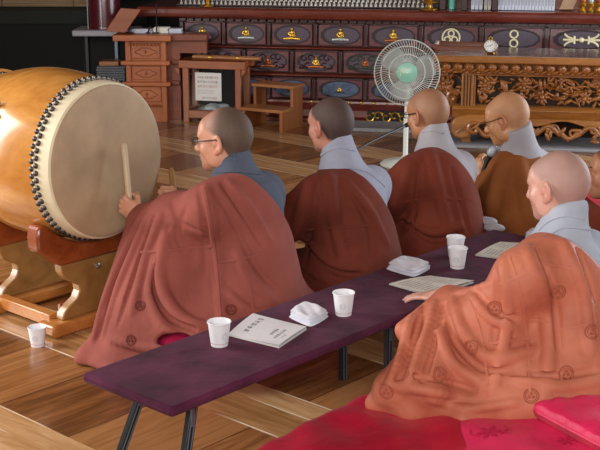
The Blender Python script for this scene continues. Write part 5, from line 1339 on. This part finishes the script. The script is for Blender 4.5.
satin_red = cloth('satin_crimson', (176, 14, 46), 0.42, 0.5, 500, 0.12, (196, 24, 58)); satin_pink = cloth('satin_rose', (214, 32, 84), 0.38, 0.5, 500, 0.10, (226, 50, 100)); red_c = cloth('scarlet_cushion', (184, 20, 40), 0.6, 0.4, 500, 0.1)
specm = plain('spectacle_dark', (26, 26, 34), 0.3, 0.02); spec_w = plain('spectacle_wire', (120, 84, 66), 0.3, 0.02, metal=0.6)
# ------------------------------------------------------------------ cushions
def cushion(c, lx, ly, hz, yaw, m, label, seed=0, name='floor_cushion', amp=0.5, z0=0.0):
    t = thing(name, (c[0], c[1], z0), label, 'cushion'); Rz = rotmat(yaw); n = 40; vs = []; r = np.random.default_rng(seed); ph = r.uniform(0, 6, 6)
    for sgn in (1, -1):
        for i in range(n+1):
            for j in range(n+1):
                a, q = 2*i/n-1, 2*j/n-1
                e_ = (1-abs(a)**5)*(1-abs(q)**5); pl = max(0, e_)**0.30
                wr = amp*0.010*(math.sin(7*a+ph[0]+3*q)*math.sin(6*q+ph[1])+0.6*math.sin(17*a*q+ph[2])+0.4*math.sin(15*q+4*a+ph[3])*(abs(a)**2))
                x = a*lx/2*(1-0.035*(1-abs(q)**3)*0+0.02*abs(q)**4*0); y = q*ly/2
                z = hz/2+sgn*(hz/2)*pl+(wr*pl if sgn > 0 else 0)
                p = Rz@np.array([x*(1-0.03*(abs(q)**6)), y*(1-0.03*(abs(a)**6)), 0]); vs.append((c[0]+p[0], c[1]+p[1], z0+max(z, 0.001)))
    k = (n+1)**2; fs = []
    for i in range(n):
        for j in range(n): a = i*(n+1)+j; fs += [(a, a+1, a+n+2, a+n+1), (a+k, a+n+1+k, a+n+2+k, a+1+k)]
    for i in range(n):
        for a, bq in ((i, i+1), (n*(n+1)+i, n*(n+1)+i+1), (i*(n+1), (i+1)*(n+1)), (i*(n+1)+n, (i+1)*(n+1)+n)): fs.append((a, bq, bq+k, a+k))
    b = MB(); b.add(vs, fs); b.build('cushion_cover', m, t, smooth=80)
    b = MB(); pts = []
    for q in np.linspace(0, 2*math.pi, 81):
        ca, sa = math.cos(q), math.sin(q); mm = (abs(ca)**8+abs(sa)**8)**(-1/8); p = Rz@np.array([ca*mm*lx/2*0.985, sa*mm*ly/2*0.985, 0]); pts.append((c[0]+p[0], c[1]+p[1], z0+hz/2))
    b.ring_tube(pts, 0.005, 6, caps=False); b.build('piping', m, t)
    return t
YU = math.radians(42)      # azimuth of U; forward of the row is -48 degrees
def seat(u, v): q = uvz(u, v, 0); return (q[0], q[1])
# ---- drummer
h1 = aty(226, 139, 4.28+0.0)
h1 = atv(224.5, 139, 3.03)
eL1 = atv(176, 219, 3.14); wL1 = atv(140, 217, 3.36); eR1 = uvz(3.17, 3.06, 0.36); wR1 = atv(184, 207, 3.36)
sd1 = seat(2.985, 2.94)
cushion(seat(2.97, 3.05), 0.68, 0.66, 0.13, -math.radians(48), satin_pink, 'rose-pink cushion under the drumming person in the slate collar', 1)
up1 = (aty(124, 143, 4.43)-aty(130, 208, 4.40)); up1 /= np.linalg.norm(up1)
P1, T1 = person(dict(head=h1, hyaw=-67, hpitch=-2, s=1.0, byaw=-54, seat=sd1, lift=0.045, b=1.0, skin=sk_a, grey=g_dark, robe=r1, thread=th1, style='receding', glasses=specm, dsh=0.21, shw=0.138, cut_p=(-0.065, 0, 0.655),
    armL=(eL1, wL1), armR=(eR1, wR1), lean=0.02, kh=0.0042, lifted=[(atz(176, 339.5, 0.115), (0.070, 0.17, 0.030), rotmat(math.radians(-8), math.radians(-18))), ], gseams=[[(206, 166), (214, 158), (224, 155), (236, 156)], [(216, 172), (236, 171), (260, 174)]],
    hems=[[uvz(2.545, 3.36, 0.012), uvz(2.50, 3.30, 0.012), uvz(2.525, 3.22, 0.012), uvz(2.495, 3.12, 0.012), uvz(2.53, 3.02, 0.012), uvz(2.56, 2.95, 0.014), uvz(2.60, 2.90, 0.02)]],
    hands=[(wL1, V*0.75+ZZ*0.5-U*0.3, U*0.8+V*0.1, ZZ, (1.25, 1.45, 0.9), 1.0, 0.02, 0.9), (wR1, V*0.8+ZZ*0.4, -U, ZZ, (1.2, 1.4, 0.9), 1.0, 0.02, 0.9)],
    kextra=[(wL1-V*0.03-ZZ*0.02, uvz(2.58, 3.30, 0.03), 0.048, 0.05, 0.05), (eL1*0.5+wL1*0.5-ZZ*0.02, uvz(2.60, 3.18, 0.02), 0.055, 0.08, 0.06), (eL1, uvz(2.68, 3.04, 0.03), 0.075, 0.09, 0.07), (uvz(2.56, 3.30, 0.01), uvz(2.58, 3.04, 0.01), 0.045, 0.05, 0.05), (wL1-ZZ*0.03, uvz(2.70, 3.34, 0.18), 0.045, 0.05, 0.05)],
    folds=[([(205, 186), (211, 215), (217, 255), (221, 300), (223, 332)], 0.014, 0.008), ([(199, 190), (204, 220), (209, 255), (213, 290)], 0.012, -0.006),
        ([(160, 216), (150, 245), (140, 280), (132, 312)], 0.013, 0.013), ([(146, 218), (133, 252), (118, 290), (104, 335)], 0.012, 0.014), ([(138, 218), (122, 255), (104, 300), (92, 342)], 0.010, 0.010),
        ([(153, 218), (142, 250), (130, 285), (118, 325)], 0.009, -0.014), ([(141, 222), (127, 257), (110, 298), (97, 340)], 0.008, -0.012), ([(168, 228), (160, 260), (150, 292)], 0.010, -0.010),
        ([(166, 235), (160, 270), (167, 300), (187, 321), (218, 330)], 0.016, 0.014), ([(152, 265), (150, 295), (162, 325), (180, 338)], 0.013, 0.012), ([(158, 260), (155, 294), (170, 318), (195, 330)], 0.009, -0.013),
        ([(228, 180), (250, 207), (270, 240)], 0.010, 0.009), ([(222, 184), (243, 214), (263, 247)], 0.008, -0.008), ([(214, 190), (232, 220), (252, 262)], 0.010, -0.005),
        ([(236, 250), (252, 282), (276, 303)], 0.014, 0.008), ([(246, 248), (262, 275), (281, 292)], 0.010, -0.008), ([(225, 290), (245, 308), (262, 314)], 0.012, 0.008),
        ([(112, 340), (150, 349), (172, 343)], 0.012, 0.008), ([(186, 208), (178, 230), (182, 250)], 0.012, -0.006), ([(172, 203), (180, 222), (200, 232)], 0.012, -0.005)],
    seams=[[(204, 188), (211, 225), (216, 262), (219, 300), (221, 330)], [(140, 252), (170, 250), (212, 246)], [(218, 262), (245, 258), (272, 250)], [(246, 262), (252, 300), (254, 322)]], emblems=[(140, 306), (131, 340), (231, 310)], er=0.018))
def stick(a, b, label):
    t = MB(); d = b-a; L_ = np.linalg.norm(d); t.lathe([(0.0, 0.0), (0.010, 0.003), (0.0125, 0.02), (0.0118, L_*0.5), (0.0125, L_-0.03), (0.011, L_-0.008), (0.006, L_-0.001), (0.0, L_)], a, d/L_, 16)
    return tag(t.build('drumstick', wood('stick_wood', (188, 164, 132), (208, 186, 156), 2, 6, 0.5, 0.05)), label, 'drumstick')
gL = atv(129.5, 203, 3.41); 
stick(atv(131.5, 222, 3.395), atv(123.8, 143, 3.455), 'pale wooden drumstick raised before the drum head in the left fist')
s2 = MB(); a_ = atv(177, 215, 3.42); b_ = atv(171, 168, 3.52); d_ = b_-a_; L_ = np.linalg.norm(d_)
s2.lathe([(0.0, 0), (0.011, 0.004), (0.0125, 0.03), (0.0125, L_-0.02), (0.008, L_-0.002), (0, L_)], a_, d_/L_, 14)
tag(s2.build('drumstick', wood('stick_brown', (132, 92, 50), (158, 114, 66), 2, 6, 0.5, 0.05)), 'brown drumstick in the far hand, right of the drum head', 'drumstick')
# ---- second in the row
h2 = atv(331, 125, 3.06); sd2 = seat(3.60, 2.95)
eL2 = uvz(3.38, 3.16, 0.36); wL2 = uvz(3.50, 3.36, 0.26); eR2 = uvz(3.79, 3.06, 0.32); wR2 = uvz(3.68, 3.36, 0.26)
P2, T2 = person(dict(head=h2, hyaw=-40, hpitch=-4, s=0.98, byaw=-46, seat=sd2, lift=0.0, skin=sk_b, wid=0.74, gseams=[[(318, 160), (326, 151), (340, 147), (354, 150)], [(352, 168), (368, 172), (384, 186)]], dsh=0.255, grey=g_lt, robe=r2, thread=th1, armL=(eL2, wL2), armR=(eR2, wR2), lean=0.03, cut_p=(-0.05, 0, 0.655),
    folds=[([(310, 178), (300, 215), (290, 255), (286, 285)], 0.018, 0.014), ([(330, 172), (335, 220), (345, 265)], 0.018, 0.012), ([(300, 235), (330, 262), (360, 268)], 0.015, 0.014), ([(304, 240), (332, 270), (365, 276)], 0.010, -0.012), ([(318, 185), (312, 225), (306, 262)], 0.011, -0.008), ([(352, 190), (368, 225), (372, 262)], 0.012, -0.007), ([(345, 180), (370, 210), (388, 245)], 0.012, 0.008), ([(292, 265), (320, 285), (345, 282)], 0.012, -0.008)],
    seams=[[(318, 168), (322, 210), (326, 260)], [(290, 232), (330, 228), (375, 225)]], emblems=[(347, 243)], er=0.018))
# ---- third in the row
h3 = atv(428, 114, 3.05); sd3 = seat(4.17, 2.93)
eL3 = uvz(3.95, 3.14, 0.34); wL3 = uvz(4.06, 3.36, 0.25); eR3 = uvz(4.36, 3.05, 0.31); wR3 = uvz(4.26, 3.36, 0.25)
P3, T3 = person(dict(head=h3, hyaw=-38, hpitch=-5, s=0.98, byaw=-42, seat=sd3, lift=0.0, b=0.97, skin=sk_c, wid=0.74, gseams=[[(406, 145), (416, 135), (430, 130), (444, 133)]], grey=g_md, robe=r3, thread=th1, armL=(eL3, wL3), armR=(eR3, wR3), lean=0.02, glasses=specm, dsh=0.235, shw=0.145, cut_p=(-0.025, 0, 0.655),
    folds=[([(410, 160), (400, 195), (395, 235)], 0.018, 0.013), ([(430, 150), (440, 195), (450, 235)], 0.018, 0.012), ([(400, 215), (430, 232), (465, 225)], 0.014, 0.013), ([(404, 222), (432, 240), (462, 234)], 0.010, -0.011), ([(420, 165), (416, 200), (412, 232)], 0.010, -0.008), ([(452, 170), (462, 205), (468, 230)], 0.011, -0.007)], seams=[[(415, 152), (412, 195), (415, 245)], [(393, 205), (430, 198), (472, 200)]]))
for px, py, v in ((486, 221, 2.765), (493.5, 227.5, 2.725)):
    b = MB(); p = atv(px, py, v); b.ell(p, (0.052, 0.028, 0.019), rotmat(math.radians(25)), 14, 10); b.build('sock', g_md, P3)
# ---- fourth, with the microphone
h4 = aty(507, 118, 5.33); sd4 = seat(4.68, 2.81)
wL4 = aty(483, 177, 5.42); eL4 = aty(496, 203, 5.27); eR4 = uvz(4.77, 2.94, 0.28); wR4 = uvz(4.74, 3.20, 0.22)
mh = aty(492.5, 151.5, 5.40); mb = aty(481, 178, 5.41); md = (mh-mb)/np.linalg.norm(mh-mb)
P4, T4 = person(dict(head=h4, hyaw=-58, hpitch=-16, s=0.99, byaw=-46, seat=sd4, lift=0.03, b=0.88, skin=sk_d, wid=0.78, collar=(0, -0.036, -0.050), cfw=0.15, cbr=0.088, cr=0.068, grey=g_md, robe=r4, thread=th1, armL=(eL4, wL4), armR=(eR4, wR4), lean=0.04, glasses=spec_w, dsh=0.25, shw=0.125, ksl=0.06, kw=0.045, cut_p=(-0.02, 0, 0.655),
    hands=[(wL4, ZZ*0.7+md*0.2+V*0.6, U, ZZ, (1.1, 1.3, 0.8), 0.92, 0.02, 0.8)],
    folds=[([(505, 155), (495, 190), (490, 220)], 0.025, 0.008), ([(520, 160), (525, 195), (530, 220)], 0.022, 0.008)], seams=[[(512, 152), (509, 185), (512, 222)], [(482, 190), (510, 185), (540, 190)]]))
cushion(seat(4.62, 2.80), 0.74, 0.66, 0.075, -math.radians(48), red_c, 'bright red cushion under the ochre-robed person with the microphone', 4)
mic = thing('hand_microphone', mb, 'black hand microphone with a silver grille held by the ochre-robed person', 'microphone')
MB().lathe([(0.0, -0.05), (0.012, -0.048), (0.0125, 0.0), (0.016, np.linalg.norm(mh-mb)-0.02), (0.019, np.linalg.norm(mh-mb)-0.012), (0.0, np.linalg.norm(mh-mb)-0.01)], mb, md, 18).build('handle', blk, mic)
MB().lathe([(0.0, 0.032), (0.014, 0.028), (0.023, 0.014), (0.026, -0.002), (0.023, -0.016), (0.019, -0.022), (0.0, -0.022)], mh, md, 22).build('grille', plain('mic_grille', (168, 172, 180), 0.4, 0.2, 300, 0.6, 400, metal=0.6), mic)
# ---- the person behind the table in front
h5 = aty(558, 186, 3.74); sd5 = seat(3.28, 1.80)
wL5 = aty(441, 303, 3.80); wL5[2] = 0.338; eL5 = aty(492, 320, 3.58)
eR5 = uvz(3.55, 1.92, 0.32); wR5 = uvz(3.42, 2.06, 0.24)
P5, T5 = person(dict(head=h5, hyaw=-44, hpitch=-6, s=1.0, byaw=-46, seat=sd5, lift=0.06, b=1.0, skin=sk_e, grey=g_bl, robe=r5, thread=th5, armL=(eL5, wL5), armR=(eR5, wR5), lean=0.05, gseams=[[(538, 231), (548, 221), (564, 215), (584, 218)], [(546, 238), (562, 227), (592, 229)]], dsh=0.238, shw=0.185, cut_p=(-0.035, 0, 0.635), ksl=0.076, kw=0.036, kh=0.0042,
    hems=[[atz(x, y, 0.088) for x, y in ((378, 392), (374, 404), (392, 404), (412, 413), (438, 411), (462, 419), (492, 413), (520, 409), (552, 404), (580, 402), (620, 402))]],
    hands=[(wL5, (aty(404, 297, 3.9)-wL5)*np.array([1, 1, 0.0])-ZZ*0.02, -ZZ, V, (0.12, 0.2, 0.15), 0.88, 0.05, 0.2), (wR5, V-U*0.4-ZZ*0.1, -ZZ, -U, (0.2, 0.25, 0.2), 0.95, 0.05, 0.2)],
    kextra=[(wL5*0.9+eL5*0.1, atv(404, 330, 2.17), 0.035, 0.03, 0.04), (wL5*0.75+eL5*0.25, atv(393, 385, 2.12), 0.045, 0.05, 0.05), (wL5*0.4+eL5*0.6, atv(425, 385, 2.03), 0.06, 0.08, 0.07), (eL5, uvz(3.0, 1.88, 0.10), 0.075, 0.10, 0.08), (atv(388, 393, 2.12), atz(455, 398, 0.1), 0.042, 0.06, 0.05), (atz(455, 398, 0.1), atz(540, 388, 0.12), 0.06, 0.075, 0.07), (atz(540, 388, 0.12), atz(640, 388, 0.12), 0.075, 0.075, 0.07)],
    folds=[([(502, 262), (507, 300), (503, 345), (492, 392)], 0.014, 0.010), ([(495, 272), (498, 305), (494, 345)], 0.011, -0.008), ([(528, 246), (543, 290), (549, 345), (545, 395)], 0.016, 0.009), ([(536, 248), (554, 295), (560, 350)], 0.011, -0.007), ([(565, 242), (584, 290), (592, 350)], 0.016, 0.008), ([(578, 250), (594, 300)], 0.010, -0.006),
        ([(414, 306), (406, 335), (397, 365), (384, 392)], 0.010, 0.012), ([(424, 304), (415, 335), (404, 368), (392, 390)], 0.009, -0.015), ([(434, 303), (426, 335), (414, 370), (405, 392)], 0.011, 0.014), ([(444, 304), (436, 338), (426, 372), (420, 392)], 0.009, -0.014),
        ([(452, 300), (466, 335), (492, 358), (535, 350)], 0.014, 0.014), ([(444, 308), (458, 345), (486, 370), (520, 368)], 0.010, -0.014), ([(440, 330), (452, 362), (480, 382)], 0.012, 0.012), ([(470, 294), (490, 318), (515, 328)], 0.011, 0.009), ([(478, 292), (498, 312), (518, 318)], 0.009, -0.008),
        ([(488, 284), (472, 290), (455, 293)], 0.010, 0.010), ([(392, 386), (430, 391), (475, 400)], 0.012, 0.012), ([(400, 374), (440, 380), (475, 390)], 0.008, -0.012), ([(515, 378), (560, 386), (598, 380)], 0.014, 0.010), ([(505, 372), (550, 376), (598, 370)], 0.010, -0.010), ([(430, 400), (470, 408), (520, 402)], 0.010, 0.008)],
    seams=[[(509, 256), (522, 300), (528, 350), (530, 395)], [(535, 244), (553, 290), (560, 340), (562, 390)], [(576, 247), (590, 290), (598, 340)], [(500, 284), (525, 274)], [(510, 316), (548, 322)], [(545, 264), (580, 270)], [(480, 345), (530, 338)], [(560, 330), (598, 322)], [(470, 300), (482, 340), (488, 385)]], seamw=0.010,
    emblems=[(494, 309), (558, 292), (593, 332), (440, 374), (470, 348), (566, 373), (531, 396), (386, 392)], er=0.022))
# ---- the person cut by the right edge of the photograph
sd6 = (1.72, 5.05)
h6 = np.array([1.435, 4.95, 0.80]); h6 = aty(613, 172, 4.9)
e6L = np.array([h6[0]-0.18, h6[1]-0.06, 0.36]); w6L = np.array([h6[0]-0.08, h6[1]+0.24, 0.24]); e6R = np.array([h6[0]+0.36, h6[1]+0.12, 0.34]); w6R = np.array([h6[0]+0.12, h6[1]+0.28, 0.24])
P6, T6 = person(dict(head=h6, hyaw=-78, s=1.0, byaw=-48, seat=(h6[0]+0.10, h6[1]-0.04), lift=0.0, b=0.92, skin=sk_f, wid=0.75, grey=g_md, robe=r3, thread=th1, armL=(e6L, w6L), armR=(e6R, w6R), lean=0.03, h=0.005, kh=0.007))
cushion(seat(5.60, 3.00), 1.2, 0.95, 0.07, math.radians(42), red_c, 'wide scarlet floor mat behind the salmon-robed person, before the carved altar', 10, 'floor_mat')
for k in (P1, P2, P3, P4, P5, P6): pass
P1['label'] = 'person in russet robe and slate collar beating the big drum with raised stick'
P2['label'] = 'person with short dark hair and dark russet robe, second from the drum'
P3['label'] = 'bald person in dark glasses and red-brown robe seated before the pedestal fan'
P4['label'] = 'bald person in ochre robe speaking into a silver-headed hand microphone'
P5['label'] = 'person in pale salmon robe seated behind the velvet table, hand on booklet'
P6['label'] = 'person mostly outside the right edge, only the facing profile showing'
# ---- foreground mats
def uvc(u, v): q = uvz(u, v, 0); return (q[0], q[1])
cushion(uvc(2.63, 1.90), 0.76, 0.72, 0.085, math.radians(42), satin_red, 'crimson satin floor mat in the foreground, left of the rose-pink mat', 6, 'floor_mat', 0.9)
cushion(uvc(2.93, 1.61), 0.68, 1.15, 0.10, math.radians(12.5), satin_pink, 'rose-pink satin mat under the salmon-robed person in the foreground', 8, 'floor_mat', 0.7)
cushion(uvc(3.02, 1.52), 0.40, 0.26, 0.07, math.radians(60), satin_pink, 'small bunched rose-pink cushion at the bottom right of the mats', 9, 'floor_cushion', 0.35, 0.10)
Tm = None
for o_ in C.objects:
    if o_.name.startswith('floor_mat') and o_.get('label', '').startswith('rose-pink'):
        cv = o_.children[0]; L0 = np.array(o_.location); Vm = np.array([tuple(v.co) for v in cv.data.vertices])+L0; Tm = BVHTree.FromPolygons(Vm.tolist(), [tuple(p.vertices) for p in cv.data.polygons]); mat_o = cv
thp = cloth('rose_thread', (186, 22, 70), 0.5, 0.4)
for px, py, sc in ((489, 432, 1.0), (566, 441, 0.8)):
    p, n = shoot(Tm, px, py)
    if p is None: continue
    b = MB(); a1 = np.cross(n, [0, 1, 0]); a1 /= np.linalg.norm(a1); a2 = np.cross(n, a1)
    for k in range(6):
        q = k*math.pi/3; d = math.cos(q)*a1+math.sin(q)*a2
        b.ell(p+d*0.022*sc, np.array([0.016, 0.009, 0.0015])*sc, np.array([d, np.cross(n, d), n]).T, 10, 6)
    b.ell(p, np.array([0.008, 0.008, 0.002])*sc, np.array([a1, a2, n]).T, 10, 6)
    for k in (-1, 1): b.ring_tube([p+a1*k*0.03*sc+a2*0.02*sc, p+a1*k*0.055*sc, p+a1*k*0.05*sc-a2*0.03*sc], 0.0022*sc, 6)
    b.build('woven_motif', thp, mat_o)
